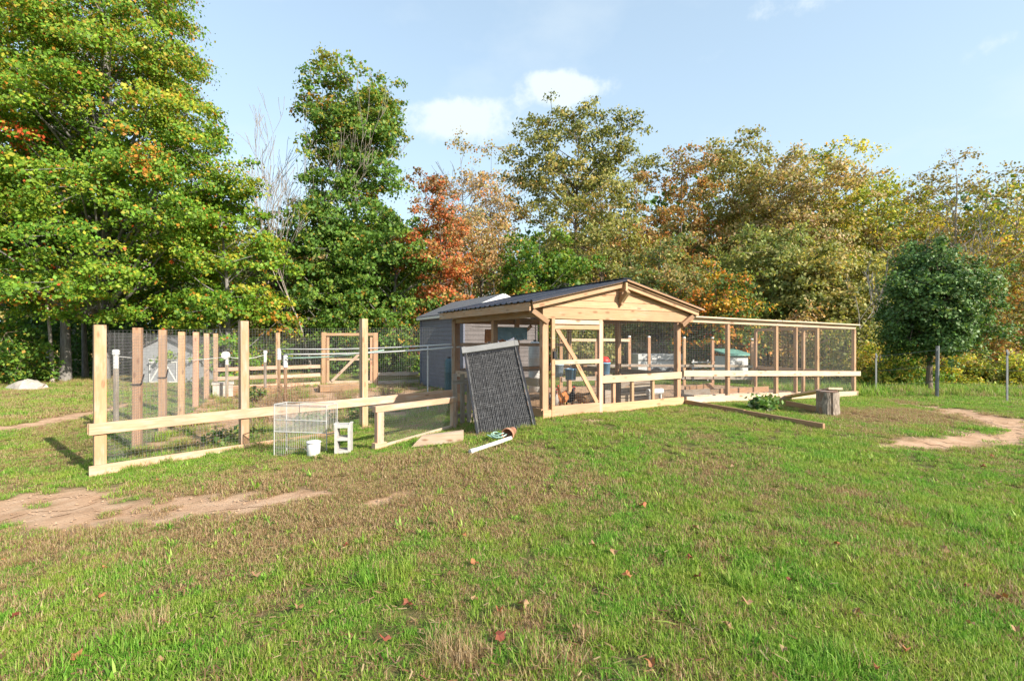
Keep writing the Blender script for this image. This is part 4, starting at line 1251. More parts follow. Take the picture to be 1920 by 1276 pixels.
wt = thing('white_trailer', 'low white stock trailer seen through the mesh beyond the yard fence', 'trailer', (t_.x, 24, g_), R(4))
mb = MB(); mb.box(-.9, 1.5, 0, 1.4, .45, 1.25); mb.build('trailer_body', M['white_paint'], wt)
mb = MB(); mb.box(-.95, 1.55, -.02, 1.42, .38, .45); mb.build('trailer_bed', M['black_metal'], wt)
for z in (.7, .95): beam(wt, 'trailer_slat', (-.9, -.015, z), (1.5, -.015, z), .02, .06, M['light_grey'])
for u in (.0, .75):
    mb = MB(); mb.tube([(u, -.06, .30), (u, .12, .30)], .29, 18); wh = mb.build('wheel', M['black_metal'], wt)
    mb = MB(); mb.tube([(u, -.08, .30), (u, -.05, .30)], .14, 12); mb.build('rim', M['light_grey'], wh)
t_ = at(1300, 674, 23); g_ = gz(t_.x, 23)
rf = thing('white_rail_fence', 'short white rail fence beyond the wire run', 'fence', (t_.x, 23, g_), R(3))
for u in (0, .7, 1.4): beam(rf, 'post', (u, 0, -.2), (u, 0, 1.0), .07, .07, M['white_paint'])
for z in (.35, .62, .88): beam(rf, 'rail', (-.1, -.055, z), (1.5, -.055, z), .03, .07, M['white_paint'])

# steel line posts on the right and their wires
sp_ = []
for (px, pt, pb, lab) in ((1643, 662, 738, 'thin steel fence post in the brush right of the run'), (1757, 648, 745, 'thick grey fence post beside the round dark green tree'), (1889, 655, 752, 'steel fence post nearest the right edge')):
    p = spot(px, pb); h = (pb - pt) / F * p.y
    t0 = thing('fence_post', lab, 'fence post', p, 0, 'steel posts along the right field edge')
    if px == 1757: mb = MB(); mb.tube([(0, 0, -.2), (.02, 0, h)], .045, 10); mb.build('post_shaft', M['steel'], t0)
    else:
        mb = MB(); mb.box(-.025, .025, -.004, .004, -.2, h); mb.box(-.004, .004, .004, .035, -.2, h); mb.build('post_shaft', M['steel'], t0)
    mb = MB(); mb.box(-.03, .03, -.03, -.006, h * .9, h * .95); mb.build('insulator', M['steel'], t0)
    sp_.append(p + Vector((0, -.04, h * .92)))
fw = thing('field_wire', 'thin wires strung between the steel posts at the right', 'wire', sp_[0])
mb = MB()
for dz in (0, .45, .9):
    for a, b_ in zip(sp_[:-1], sp_[1:] ):
        mb.bar(a - sp_[0] - Vector((0, 0, dz)), b_ - sp_[0] - Vector((0, 0, dz)), .003, 3)
    mb.bar(sp_[-1] - sp_[0] - Vector((0, 0, dz)), sp_[-1] - sp_[0] - Vector((-6, -.6, dz)), .003, 3)
mb.build('strand', M['wire'], fw)

# boulder on the left
a = spot(50, 728)
bo = MB(); lr = random.Random(12)
for j in range(7):
    for k in range(14):
        th = j / 6 * math.pi / 2; t_ = 2 * math.pi * k / 14; rr_ = .55 * (1 + lr.uniform(-.12, .12))
        bo.v.append((rr_ * 1.2 * math.cos(t_) * math.cos(th), rr_ * .8 * math.sin(t_) * math.cos(th), rr_ * .75 * math.sin(th) - .08))
for j in range(6):
    for k in range(14):
        k2 = (k + 1) % 14; bo.f.append((j * 14 + k, j * 14 + k2, (j + 1) * 14 + k2, (j + 1) * 14 + k))
o = bo.build('boulder', M['stone'], None, tuple(a)); tag(o, 'grey boulder at the edge of the woods on the far left', 'boulder')

# ------------------------------------------------------------------ hens


def hen(u, v, rot, col, tail, lab, peck=False, s=1.0):
    u += .2
    p = shed_pt(u, v)
    t0 = thing('hen', lab, 'hen', p, rot, 'hens in the shed')
    st = [(-.235, .335, .006, .012), (-.21, .325, .018, .055), (-.16, .285, .05, .085), (-.10, .245, .082, .100), (-.02, .225, .098, .108), (.06, .235, .090, .105), (.115, .27, .066, .085)]
    if peck: st += [(.165, .25, .042, .05), (.205, .19, .03, .036), (.225, .13, .027, .03), (.24, .095, .024, .026), (.26, .075, .008, .008)]
    else: st += [(.145, .33, .044, .055), (.150, .385, .032, .036), (.158, .425, .029, .031), (.178, .447, .026, .027), (.205, .445, .012, .012)]
    mb = MB(); n = 12; cs = []
    hr_ = random.Random(int(u * 100 + v * 10))
    for j, (x, z, ry, rz) in enumerate(st):
        nxt = st[min(j + 1, len(st) - 1)]; prv = st[max(j - 1, 0)]
        d = Vector((nxt[0] - prv[0], 0, nxt[1] - prv[1])).normalized(); up = Vector((-d.z, 0, d.x))
        for k in range(n):
            a = 2 * math.pi * k / n
            mb.v.append(tuple((Vector((x, 0, z)) + Vector((0, 1, 0)) * ry * math.cos(a) + up * rz * math.sin(a)) * s))
            c = tail if j < 3 else col
            f = hr_.uniform(.75, 1.2); cs.append((c[0] * f, c[1] * f, c[2] * f, 1))
    for j in range(len(st) - 1):
        for k in range(n):
            k2 = (k + 1) % n; mb.f.append((j * n + k, j * n + k2, (j + 1) * n + k2, (j + 1) * n + k))
    # wings swell from the same surface; legs grow out of the belly
    for sy in (-1, 1):
        i0 = len(mb.v)
        mb.tube([Vector((0, sy * .045, .15)) * s, Vector((-.01, sy * .045, .08)) * s, Vector((.005, sy * .045, .012)) * s], [.028 * s, .011 * s, .009 * s], 6)
        for t_ in (-.5, 0, .5, math.pi):
            mb.tube([Vector((.005, sy * .045, .012)) * s, Vector((.005 + .05 * math.cos(t_), sy * .045 + .05 * math.sin(t_), .006)) * s], [.007 * s, .004 * s], 5)
        cs += [(.45, .33, .12, 1)] * (len(mb.v) - i0)
    o = mb.build('hen_body', M['hen'], t0, smooth=True)
    at2 = o.data.attributes.new('Col', 'FLOAT_COLOR', 'POINT'); at2.data.foreach_set('color', np.array(cs, np.float32).ravel())
    for sy in (-1, 1):
        w = MB(); w.lathe([(.001, -.13), (.05, -.10), (.072, -.02), (.062, .06), (.03, .10), (.001, .11)], 10)
        w.v = [((z) * s, (sy * (.085 + r * .25 * (1 if sy * y > 0 else -.2))) * s if True else 0, (.24 + y * .9) * s) for (r, y, z) in w.v]
        wo = w.build('wing', M['hen'], t0, smooth=True)
        at3 = wo.data.attributes.new('Col', 'FLOAT_COLOR', 'POINT'); at3.data.foreach_set('color', np.array([(col[0] * .7, col[1] * .7, col[2] * .7, 1)] * len(w.v), np.float32).ravel())
    hx, hz = (st[-2][0], st[-2][1])
    mb = MB()
    for k in range(4): mb.tube([(Vector((hx - .025 + k * .013, 0, hz + .015)) * s), (Vector((hx - .03 + k * .013, 0, hz + .05 - abs(k - 1.5) * .008)) * s)], [.009 * s, .004 * s], 6)
    mb.tube([Vector((hx + .012, 0, hz - .02)) * s, Vector((hx + .012, 0, hz - .05)) * s], [.008 * s, .006 * s], 6)
    mb.build('comb', M['comb'], t0)
    bx_, bz_ = st[-1][0], st[-1][1]
    mb = MB(); mb.tube([Vector((bx_ - .015, 0, bz_)) * s, Vector((bx_ + .03, 0, bz_ - .012)) * s], [.011 * s, .002 * s], 6); mb.build('beak', M['beak'], t0)
    for sy in (-1, 1):
        mb = MB(); mb.lathe([(.001, -.005), (.0045, -.002), (.0045, .002), (.001, .005)], 8, (hx * s, sy * .025 * s, (hz + .006) * s)); mb.build('eye', M['black_metal'], t0)


hen(.30, .42, R(-70), (.36, .33, .30), (.25, .22, .2), 'grey speckled hen nearest the hinge side of the shed door')
hen(.62, .55, R(-120), (.50, .19, .06), (.30, .10, .04), 'orange hen standing behind the shed door brace', s=1.12)
hen(.47, .80, R(60), (.17, .07, .035), (.06, .03, .02), 'dark brown hen at the back behind the shed door')
hen(.85, .70, R(15), (.035, .030, .032), (.03, .03, .03), 'black hen right of the orange hen behind the door')
hen(1.12, .50, R(150), (.38, .22, .11), (.12, .08, .05), 'tan hen pecking at the ground inside the door', peck=True)

# ------------------------------------------------------------------ trees


def pal(cols, weights):
    return np.array(cols, float) * 1.38, np.array(weights, float) / sum(weights)


def pal2(c, w):
    a, b2 = pal(c, w); return a * 1.38, b2


GREEN = pal([(.055, .125, .018), (.080, .165, .022), (.130, .205, .025), (.24, .25, .03), (.36, .19, .03)], [3, 4, 3, 1.2, .35])
MAPLE = pal([(.075, .165, .016), (.115, .220, .020), (.180, .270, .025), (.30, .30, .03), (.42, .20, .03), (.45, .08, .02)], [3, 4, 3, 1.6, .5, .12])
TULIP = pal([(.068, .145, .026), (.100, .190, .030), (.150, .225, .034), (.25, .25, .04), (.30, .17, .03)], [3, 4, 2.5, .9, .3])
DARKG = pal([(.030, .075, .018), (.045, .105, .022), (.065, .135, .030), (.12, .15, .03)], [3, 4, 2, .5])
PEAR = pal([(.055, .110, .034), (.080, .150, .042), (.115, .195, .060), (.17, .24, .08)], [3, 4, 2, .5])
OLIVE = pal2([(.10, .115, .030), (.155, .160, .045), (.21, .20, .065), (.27, .21, .07), (.085, .10, .03)], [3, 4, 3, 1.5, 2])
BROWN = pal2([(.19, .135, .065), (.25, .175, .085), (.30, .20, .09), (.17, .16, .06), (.32, .15, .06)], [3, 3, 2, 3, 1])
RED = pal([(.40, .105, .04), (.42, .150, .05), (.30, .16, .07), (.30, .20, .06), (.20, .18, .04)], [4, 4, 2, 1, .7])
ORANGE = pal2([(.48, .17, .035), (.45, .24, .045), (.32, .18, .06), (.20, .18, .05), (.13, .15, .03)], [3, 3, 2, 2, 2])
YELLOW = pal2([(.26, .26, .035), (.33, .29, .045), (.17, .20, .03), (.36, .20, .04), (.11, .15, .025)], [3, 2, 3, 1, 2])


def leaf_quads(rs, cen, size, nrm_bias, colors):
    """diamond leaves: one bent quad each"""
    n = len(cen)
    nr = rs.randn(n, 3) * 0.75 + nrm_bias
    nr /= np.linalg.norm(nr, axis=1)[:, None] + 1e-9
    d = rs.randn(n, 3); d[:, 2] -= 0.35
    d -= nr * (d * nr).sum(1)[:, None]; d /= np.linalg.norm(d, axis=1)[:, None] + 1e-9
    b_ = np.cross(nr, d)
    L = (size * rs.uniform(.45, 1.45, n))[:, None]
    wd = L * rs.uniform(.30, .44, n)[:, None]
    v = np.empty((n, 4, 3), np.float32)
    v[:, 0] = cen - d * L * .5; v[:, 1] = cen + b_ * wd + nr * L * .08; v[:, 2] = cen + d * L * .5 - nr * L * .12; v[:, 3] = cen - b_ * wd + nr * L * .08
    return v.reshape(-1, 3), np.arange(n * 4).reshape(n, 4), np.repeat(colors, 4, 0)


def tree(name, label, px, d, ytop, rad, prof, palette, nb=40, ncl=9, nl=60, leaf=.16, cl_r=.55, tr=.22, bark='bark_grey', seed=1, base_y=None, lean=(0, 0), crown0=.12,
         flat=.55, cat='tree', group='trees at the edge of the woods', mat='leaf', gap=0.0, topcol=None, ysq=.9, lobe=1.0, bough_r=None):
    nl = int(nl * 1.5); leaf *= .84
    rs = np.random.RandomState(seed); pr = random.Random(seed)
    x = (px - 960) / F * d; g_ = gz(x, d)
    H = (638 - ytop) / F * d + EYE - g_
    t0 = thing(name, label, cat, (x, d, g_), 0, group)
    tt = np.array([p[0] for p in prof]); rr = np.array([p[1] for p in prof])
    z0 = H * crown0
    # trunk path
    def axis_pt(z):
        f = z / H
        return Vector((lean[0] * f * f * H + .25 * math.sin(f * 5 + seed) * f, lean[1] * f * f * H + .25 * math.cos(f * 4 + seed) * f, z))
    mb = MB()
    n = 9; zs = [H * .93 * (k / n) ** 1.0 for k in range(n + 1)]
    mb.tube([axis_pt(0) - Vector((0, 0, .3))] + [axis_pt(z) for z in zs], [tr * 1.35] + [max(.02, tr * (1.12 if k == 0 else 1) * (1 - .93 * k / n)) for k in range(n + 1)], 9)
    # boughs spread through the crown's volume, most near its skin
    az = pr.uniform(0, 6.28); B = []
    lob = [pr.uniform(0, 6.28) for _ in range(4)]
    wts = np.interp(np.linspace(0, 1, 60), tt, rr) ** 1.3; wts /= wts.sum()
    ts = np.sort(rs.choice(np.linspace(0, 1, 60), nb, p=wts) + rs.uniform(-.01, .01, nb)).clip(0.0, .985)
    for k in range(nb):
        t_ = ts[k]; az += 2.399 + pr.uniform(-.5, .5)
        r_ = np.interp(t_, tt, rr) * rad * (1 + lobe * (.14 * math.sin(2 * az + lob[0]) + .10 * math.sin(3 * az + lob[1] + 6 * t_)))
        q = r_ * pr.uniform(.35, 1.0) ** .6
        z = z0 + (H - z0) * t_
        c = axis_pt(z) + Vector((q * math.cos(az), q * math.sin(az) * ysq, pr.uniform(-.03, .03) * H))
        if pr.random() < gap: continue
        B.append(c)
        zb = max(z0 * .8, z - q * pr.uniform(.5, .95)); zb = min(zb, H * .9)
        p0 = axis_pt(zb); mid = p0.lerp(c, .5) + Vector((0, 0, -.06 * q + pr.uniform(0, .1) * q))
        br = max(.018, tr * .34 * (1 - .7 * zb / H))
        mb.tube([p0, mid, c], [br, br * .65, br * .2], 5, caps=False)
    # leaf clusters round every bough
    if bough_r is None: bough_r = cl_r * 1.25
    cc = []; cb = []
    for i, c in enumerate(B):
        for j in range(ncl):
            q = Vector((pr.gauss(0, 1) * bough_r, pr.gauss(0, 1) * bough_r, pr.gauss(0, 1) * bough_r * flat))
            q.z -= .10 * (q.x * q.x + q.y * q.y) / max(.3, bough_r)
            cc.append(tuple(c + q)); cb.append(i)
            if j % 2 == 0: mb.bar(c, c + q, .012 * (d / 30) + .004)
    cc = np.array(cc); cb = np.array(cb)
    cc[:, 2] = np.maximum(cc[:, 2], .25)
    mb.build('trunk', M[bark], t0, smooth=True)
    n_c = len(cc)
    li = np.repeat(np.arange(n_c), nl)
    off = rs.randn(len(li), 3) * cl_r * .45; off[:, 2] *= flat
    off[:, 2] -= .22 * (off[:, 0] ** 2 + off[:, 1] ** 2) / cl_r
    cen = cc[li] + off
    cen[:, 2] = np.maximum(cen[:, 2], .08)
    # colour: each bough has its own mood, each leaf its own shade
    pc_, pw_ = palette
    mood = rs.choice(len(pc_), len(B), p=pw_)
    pick = np.where(rs.rand(len(li)) < .38, mood[cb[li]], rs.choice(len(pc_), len(li), p=pw_))
    col = pc_[pick] * rs.uniform(.72, 1.28, (len(li), 1)) * (1 + rs.randn(len(li), 3) * .05)
    if topcol is not None:
        k = np.clip((cen[:, 2] / H - topcol[0]) / (1 - topcol[0]), 0, 1) * topcol[2]
        sel = rs.rand(len(li)) < k
        col[sel] = np.array(topcol[1]) * rs.uniform(.7, 1.3, (sel.sum(), 1))
    ax = np.stack([cen[:, 0], cen[:, 1], np.zeros(len(cen))], -1); ax /= np.linalg.norm(ax, axis=1)[:, None] + .3
    bias = off / (cl_r) * .5 + ax * .75 + np.array([0, 0, .50])
    v, f, cl = leaf_quads(rs, cen, leaf, bias, np.clip(col, .004, .9))
    o = link('crown', np_mesh('crown', v, f, cl, M[mat]), t0)
    return t0


def bare_tree(label, px, d, ytop, seed, bark='bark_pale', tr=.16, spread=.35, levels=5, lean=0.0):
    pr = random.Random(seed); x = (px - 960) / F * d; g_ = gz(x, d); H = (638 - ytop) / F * d + EYE - g_
    t0 = thing('bare_tree', label, 'tree', (x, d, g_), 0, 'bare trees at the edge of the woods')
    mb = MB(); fine = MB()

    def grow(p, dirv, L, r, lev):
        pts = [p]; rr_ = [r]; q = p.copy(); dv = dirv.copy()
        for k in range(4):
            dv = (dv + Vector((pr.gauss(0, .10), pr.gauss(0, .10), pr.gauss(.03, .05)))).normalized()
            q = q + dv * L / 4; pts.append(q.copy()); rr_.append(max(.013, r * (1 - .5 * (k + 1) / 4)))
        (mb if lev < 3 else fine).tube(pts, rr_, 6 if lev < 3 else 3, caps=False)
        if lev >= levels: return
        for k in range(3 if lev < 2 else pr.choice((2, 3, 3))):
            b_ = pts[pr.choice((2, 3, 4))] if k else pts[4]
            sd = Vector((pr.uniform(-1, 1), pr.uniform(-1, 1), pr.uniform(-.1, .7))).normalized()
            nd = (dv * (1 - spread) + sd * spread * (1.2 if k else .5)).normalized()
            grow(b_, nd, L * pr.uniform(.58, .82), rr_[-1] * pr.uniform(.6, .95), lev + 1)
    grow(Vector((0, 0, -.2)), Vector((lean, 0, 1)).normalized(), H * .34, tr, 0)
    zmax = max(v[2] for v in mb.v + fine.v); k = H / zmax
    mb.v = [(v[0] * k, v[1] * k, v[2] * k) for v in mb.v]; fine.v = [(v[0] * k, v[1] * k, v[2] * k) for v in fine.v]
    mb.build('trunk', M[bark], t0, smooth=True); fine.build('twigs', M[bark], t0, kind='stuff')
    return t0


ROUND = [(0, .55), (.2, .95), (.45, 1), (.7, .82), (.88, .5), (1, .15)]
TALL = [(0, .6), (.15, .95), (.35, 1.0), (.6, .85), (.8, .6), (1, .12)]
FULL = [(0, .75), (.2, 1.0), (.5, 1.0), (.75, .92), (.9, .70), (1, .35)]
OAK = [(0, .8), (.25, 1.0), (.45, .9), (.6, .75), (.75, .95), (.9, .75), (1, .25)]

# left: the big maple and its neighbours
tree('maple_tree', 'huge bright green maple filling the upper left of the view', 190, 22, -170, 5.6, [(0, .70), (.12, 1.0), (.35, 1.0), (.5, .9), (.65, .72), (.8, .56), (.92, .40), (1, .15)], MAPLE,
     nb=165, ncl=10, nl=86, leaf=.150, cl_r=.62, tr=.30, seed=11, crown0=.15, flat=.36, topcol=(.45, (.36, .25, .03), .38))
tree('maple_tree', 'tall green and yellow maple at the far left edge with bare lower trunk', -20, 25, -190, 5.2, TALL, MAPLE, nb=64, ncl=9, nl=55, leaf=.21, cl_r=.65, tr=.30, seed=12, crown0=.38, flat=.45, topcol=(.5, (.36, .25, .03), .35))
tree('maple_tree', 'low green maple bough tree right of the huge maple', 425, 23, 315, 2.7, TALL, MAPLE, nb=44, ncl=8, nl=48, leaf=.19, cl_r=.5, tr=.15, seed=13, crown0=.10, flat=.42)
tree('maple_tree', 'straight grey trunked maple standing left of the tall fence posts', 122, 21.5, 230, 3.2, [(0, .8), (.4, 1), (1, .4)], MAPLE, nb=26, ncl=8, nl=48, leaf=.19, cl_r=.5, tr=.22, seed=14, crown0=.45, flat=.42)
tree('slim_tree', 'slim pale trunk leaning beside the thick grey trunk on the left', 98, 21, 330, 1.5, ROUND, GREEN, nb=9, ncl=6, nl=45, leaf=.18, cl_r=.45, tr=.085, bark='bark_pale', seed=15, crown0=.55, flat=.45, lean=(-.05, 0))
tree('slim_tree', 'slim grey trunked tree just behind the left corner post', 160, 23.5, 300, 2.0, ROUND, GREEN, nb=14, ncl=7, nl=45, leaf=.19, cl_r=.5, tr=.13, seed=16, crown0=.45, flat=.45)
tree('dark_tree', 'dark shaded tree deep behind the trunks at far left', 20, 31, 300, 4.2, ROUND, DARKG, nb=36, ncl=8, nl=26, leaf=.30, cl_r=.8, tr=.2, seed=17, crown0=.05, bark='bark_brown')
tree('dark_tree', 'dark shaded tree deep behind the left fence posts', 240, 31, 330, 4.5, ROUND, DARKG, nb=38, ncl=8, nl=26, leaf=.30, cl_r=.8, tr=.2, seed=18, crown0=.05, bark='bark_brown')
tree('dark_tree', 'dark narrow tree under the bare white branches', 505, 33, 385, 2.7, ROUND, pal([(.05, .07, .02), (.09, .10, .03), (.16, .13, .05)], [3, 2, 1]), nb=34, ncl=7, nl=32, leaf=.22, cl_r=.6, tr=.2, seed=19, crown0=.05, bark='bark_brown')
bare_tree('pale bare tree with many upright branches left of the tall green tree', 520, 30, 140, 31, tr=.24, spread=.26)
bare_tree('thin pale bare tree nearest the huge maple', 468, 31, 190, 32, tr=.17, spread=.26)
bare_tree('slender bare sapling with one long pale stem before the tall green tree', 585, 27, 300, 33, tr=.085, spread=.22, levels=4)

# middle
tree('tulip_tree', 'tallest narrow green tree in the middle left against the sky', 672, 32, 92, 3.25, [(0, .85), (.14, 1.0), (.34, 1.05), (.5, .90), (.60, .72), (.70, .78), (.82, .86), (.92, .68), (1, .25)], TULIP,
     nb=105, ncl=9, nl=44, leaf=.24, cl_r=.62, tr=.30, seed=21, crown0=.07, flat=.5, topcol=(.62, (.30, .27, .035), .45), lean=(-.012, 0))
tree('green_tree', 'bushy green tree below the tallest narrow tree', 742, 28, 385, 2.7, FULL, TULIP, nb=46, ncl=8, nl=42, leaf=.22, cl_r=.52, tr=.16, seed=22, crown0=.06)
tree('green_tree', 'dark green tree left of the tallest tree behind the gate', 610, 29, 365, 2.2, FULL, TULIP, nb=38, ncl=8, nl=40, leaf=.22, cl_r=.52, tr=.15, seed=23, crown0=.06)
tree('red_maple', 'orange red maple beside the grey shed roof', 822, 27, 330, 1.9, [(0, .9), (.2, 1), (.45, .75), (.7, .8), (.9, .5), (1, .2)], RED, nb=44, ncl=8, nl=28, leaf=.17, cl_r=.42, tr=.13, seed=24, crown0=.05, gap=.12, bark='bark_brown', topcol=(.55, (.25, .17, .08), .75))
tree('thin_tree', 'thin half bare tree with grey stems right of the red maple', 870, 37, 268, 2.8, FULL, BROWN, nb=40, ncl=7, nl=24, leaf=.20, cl_r=.6, tr=.14, seed=25, crown0=.25, gap=.1)
tree('thin_tree', 'thin grey stemmed tree left of the spreading oak', 925, 39, 290, 2.6, FULL, BROWN, nb=34, ncl=7, nl=20, leaf=.22, cl_r=.6, tr=.13, seed=26, crown0=.30, gap=.1)
bare_tree('bare brown tree with fine twigs between the red maple and the oak', 905, 36, 300, 34, bark='bark_grey', tr=.12, spread=.30)
tree('brown_tree', 'low brown leaved tree over the grey shed roof', 905, 31, 385, 2.6, FULL, BROWN, nb=36, ncl=7, nl=30, leaf=.20, cl_r=.55, tr=.13, seed=27, crown0=.05, bark='bark_brown')
tree('oak_tree', 'spreading oak with airy crown rising above the timber shed roof', 1082, 42, 203, 6.2, OAK, OLIVE, nb=100, ncl=8, nl=36, leaf=.27, cl_r=.75, tr=.30, seed=28, crown0=.08, gap=.05, bark='bark_brown', topcol=(.5, (.13, .15, .03), .5))
tree('green_tree', 'lush green tree behind the left slope of the timber shed roof', 1005, 28, 415, 2.5, ROUND, GREEN, nb=38, ncl=8, nl=40, leaf=.20, cl_r=.5, tr=.14, seed=29, crown0=.05)
tree('olive_tree', 'olive leaved tree behind the peak of the timber shed', 1125, 33, 350, 3.4, FULL, OLIVE, nb=42, ncl=8, nl=38, leaf=.22, cl_r=.6, tr=.16, seed=30, crown0=.05, bark='bark_brown')
tree('orange_tree', 'brown orange tree right of the oak in the middle of the tree line', 1190, 37, 330, 2.9, FULL, pal([(.24, .17, .07), (.30, .19, .08), (.40, .17, .05), (.14, .14, .05)], [3, 3, 1.5, 2]), nb=40, ncl=8, nl=34, leaf=.23, cl_r=.6, tr=.16, seed=41, crown0=.06, bark='bark_brown')

# right
tree('orange_tree', 'tall tree with orange and purple leaves right of the sky gap', 1275, 40, 272, 2.9, FULL, pal([(.40,.16,.05),(.33,.19,.06),(.26,.17,.08),(.20,.17,.07),(.16,.16,.05)],[2,2,3,3,3]), nb=52, ncl=8, nl=32, leaf=.24, cl_r=.6, tr=.18, seed=42, crown0=.06, gap=.1, bark='bark_brown')
tree('olive_tree', 'tall olive tree at the top of the right tree line', 1372, 43, 256, 4.3, FULL, OLIVE, nb=66, ncl=8, nl=36, leaf=.28, cl_r=.8, tr=.22, seed=43, crown0=.05, bark='bark_brown', topcol=(.5, (.30, .22, .06), .3))
tree('brown_tree', 'wide brown tree in the middle of the right tree line', 1480, 38, 298, 5.2, FULL, pal2([(.21, .165, .08), (.26, .195, .10), (.30, .215, .11), (.18, .175, .065), (.15, .155, .05)], [3, 3, 2, 3, 2]), nb=86, ncl=8, nl=40, leaf=.25, cl_r=.75, tr=.24, seed=44, crown0=.04, bark='bark_brown')
tree('yellow_tree', 'yellow green tree with airy top behind the wide brown tree', 1565, 45, 270, 4.2, FULL, YELLOW, nb=56, ncl=8, nl=30, leaf=.28, cl_r=.75, tr=.2, seed=45, crown0=.1, gap=.12, bark='bark_brown')
tree('yellow_tree', 'green and yellow tree left above the round dark green tree', 1648, 36, 330, 3.1, FULL, YELLOW, nb=54, ncl=8, nl=36, leaf=.23, cl_r=.62, tr=.18, seed=46, crown0=.05, bark='bark_brown')
tree('airy_tree', 'airy half bare tree with spreading limbs at the upper right', 1795, 34, 300, 4.4, OAK, pal([(.22, .17, .07), (.17, .16, .06), (.28, .20, .08), (.30, .25, .06)], [3, 3, 2, 1]), nb=74, ncl=8, nl=17, leaf=.20, cl_r=.6, tr=.22, seed=47, crown0=.15, gap=.15, bark='bark_pale')
tree('yellow_tree', 'yellow green tree cut off by the right edge of the view', 1905, 33, 345, 3.3, FULL, YELLOW, nb=52, ncl=8, nl=34, leaf=.21, cl_r=.6, tr=.2, seed=48, crown0=.06, bark='bark_pale')
bare_tree('leaning pale bare tree at the right edge of the woods', 1810, 27, 345, 35, bark='bark_pale', tr=.13, spread=.36, lean=.25)
bare_tree('bare leaning grey tree left of the round dark green tree', 1612, 22, 480, 36, bark='bark_pale', tr=.07, spread=.34, levels=4, lean=.3)
tree('olive_tree', 'dense olive tree behind the right half of the wire run', 1440, 28, 430, 3.5, ROUND, pal2([(.13, .155, .045), (.18, .19, .06), (.22, .21, .075), (.09, .12, .035)], [3, 3, 2, 2]), nb=66, ncl=8, nl=42, leaf=.20, cl_r=.55, tr=.16, seed=49, crown0=.04, bark='bark_brown')
tree('olive_tree', 'dense pale olive tree behind the far end of the wire run', 1560, 26, 455, 2.7, ROUND, OLIVE, nb=50, ncl=8, nl=42, leaf=.19, cl_r=.5, tr=.15, seed=50, crown0=.04, bark='bark_brown')
tree('orange_tree', 'low tree with bright orange leaves right of the timber shed roof', 1345, 24, 470, 1.7, ROUND, pal([(.48, .19, .03), (.40, .28, .04), (.10, .15, .03), (.07, .12, .025), (.45, .10, .03)], [2.6, 2.6, 3, 3, .8]), nb=34, ncl=7, nl=36, leaf=.17, cl_r=.42, tr=.10, seed=51, crown0=.08, bark='bark_brown')
tree('brown_tree', 'brown green tree directly behind the right end of the shed roof', 1240, 27, 430, 2.3, ROUND, pal2([(.12, .13, .04), (.19, .16, .06), (.27, .16, .06), (.08, .11, .035)], [3, 3, 1.5, 3]), nb=40, ncl=8, nl=38, leaf=.19, cl_r=.5, tr=.13, seed=52, crown0=.04, bark='bark_brown')
tree('brown_tree', 'rusty brown tree behind the round dark green tree', 1720, 27, 425, 2.6, ROUND, pal([(.14, .13, .045), (.22, .16, .06), (.30, .17, .06), (.18, .20, .04)], [3, 3, 1.5, 2]), nb=44, ncl=8, nl=36, leaf=.19, cl_r=.52, tr=.13, seed=53, crown0=.04, bark='bark_brown')
tree('brown_tree', 'low rusty tree near the right edge behind the steel posts', 1880, 25, 470, 2.6, ROUND, pal([(.16, .15, .05), (.24, .17, .06), (.34, .15, .05), (.20, .21, .04)], [3, 3, 1.5, 2]), nb=44, ncl=8, nl=34, leaf=.18, cl_r=.5, tr=.12, seed=54, crown0=.04, bark='bark_brown')
tree('pear_tree', 'round dark green tree standing alone at the right', 1742, 16.5, 452, 1.22, [(0, .62), (.12, .95), (.3, 1.1), (.5, .85), (.65, .98), (.8, .55), (.9, .42), (1, .10)], PEAR, nb=105, ncl=8, nl=36, leaf=.11, cl_r=.23, tr=.10, seed=57, crown0=.29, flat=.8, mat='leaf_gloss', bark='bark_brown', group='single garden trees', ysq=1.0, lobe=1.2, gap=.12)

# shrubs along the wood edge
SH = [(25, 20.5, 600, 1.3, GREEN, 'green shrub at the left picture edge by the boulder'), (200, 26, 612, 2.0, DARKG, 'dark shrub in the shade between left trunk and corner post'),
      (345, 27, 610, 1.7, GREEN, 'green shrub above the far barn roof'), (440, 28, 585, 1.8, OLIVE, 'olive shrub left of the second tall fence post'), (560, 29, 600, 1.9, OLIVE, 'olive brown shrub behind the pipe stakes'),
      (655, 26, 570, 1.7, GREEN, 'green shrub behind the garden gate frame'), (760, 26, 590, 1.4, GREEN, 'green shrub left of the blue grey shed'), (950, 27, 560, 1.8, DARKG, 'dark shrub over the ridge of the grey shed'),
      (1090, 25, 610, 1.6, OLIVE, 'olive shrub seen through the shed doorway'), (1180, 27, 600, 1.8, BROWN, 'brown shrub seen through the shed mesh'), (1310, 25, 600, 1.6, GREEN, 'green shrub behind the near bays of the run'),
      (1410, 25, 600, 1.7, OLIVE, 'olive shrub behind the middle bays of the run'), (1500, 24, 590, 1.6, BROWN, 'brown shrub behind the far bays of the run'), (1590, 21, 600, 1.3, OLIVE, 'olive shrub behind the far end of the run'),
      (1655, 18.5, 655, .95, YELLOW, 'yellow shrub left of the thick grey fence post'), (1700, 18, 668, .7, GREEN, 'green shrub at the foot of the round tree'), (1800, 19, 668, 1.0, YELLOW, 'yellow shrub right of the round tree'),
      (1850, 19, 690, .8, OLIVE, 'low olive shrub between the right posts'), (1910, 18.5, 660, 1.0, YELLOW, 'yellow green shrub at the right picture edge'), (1760, 20, 640, 1.1, BROWN, 'rust brown shrub behind the round tree')]
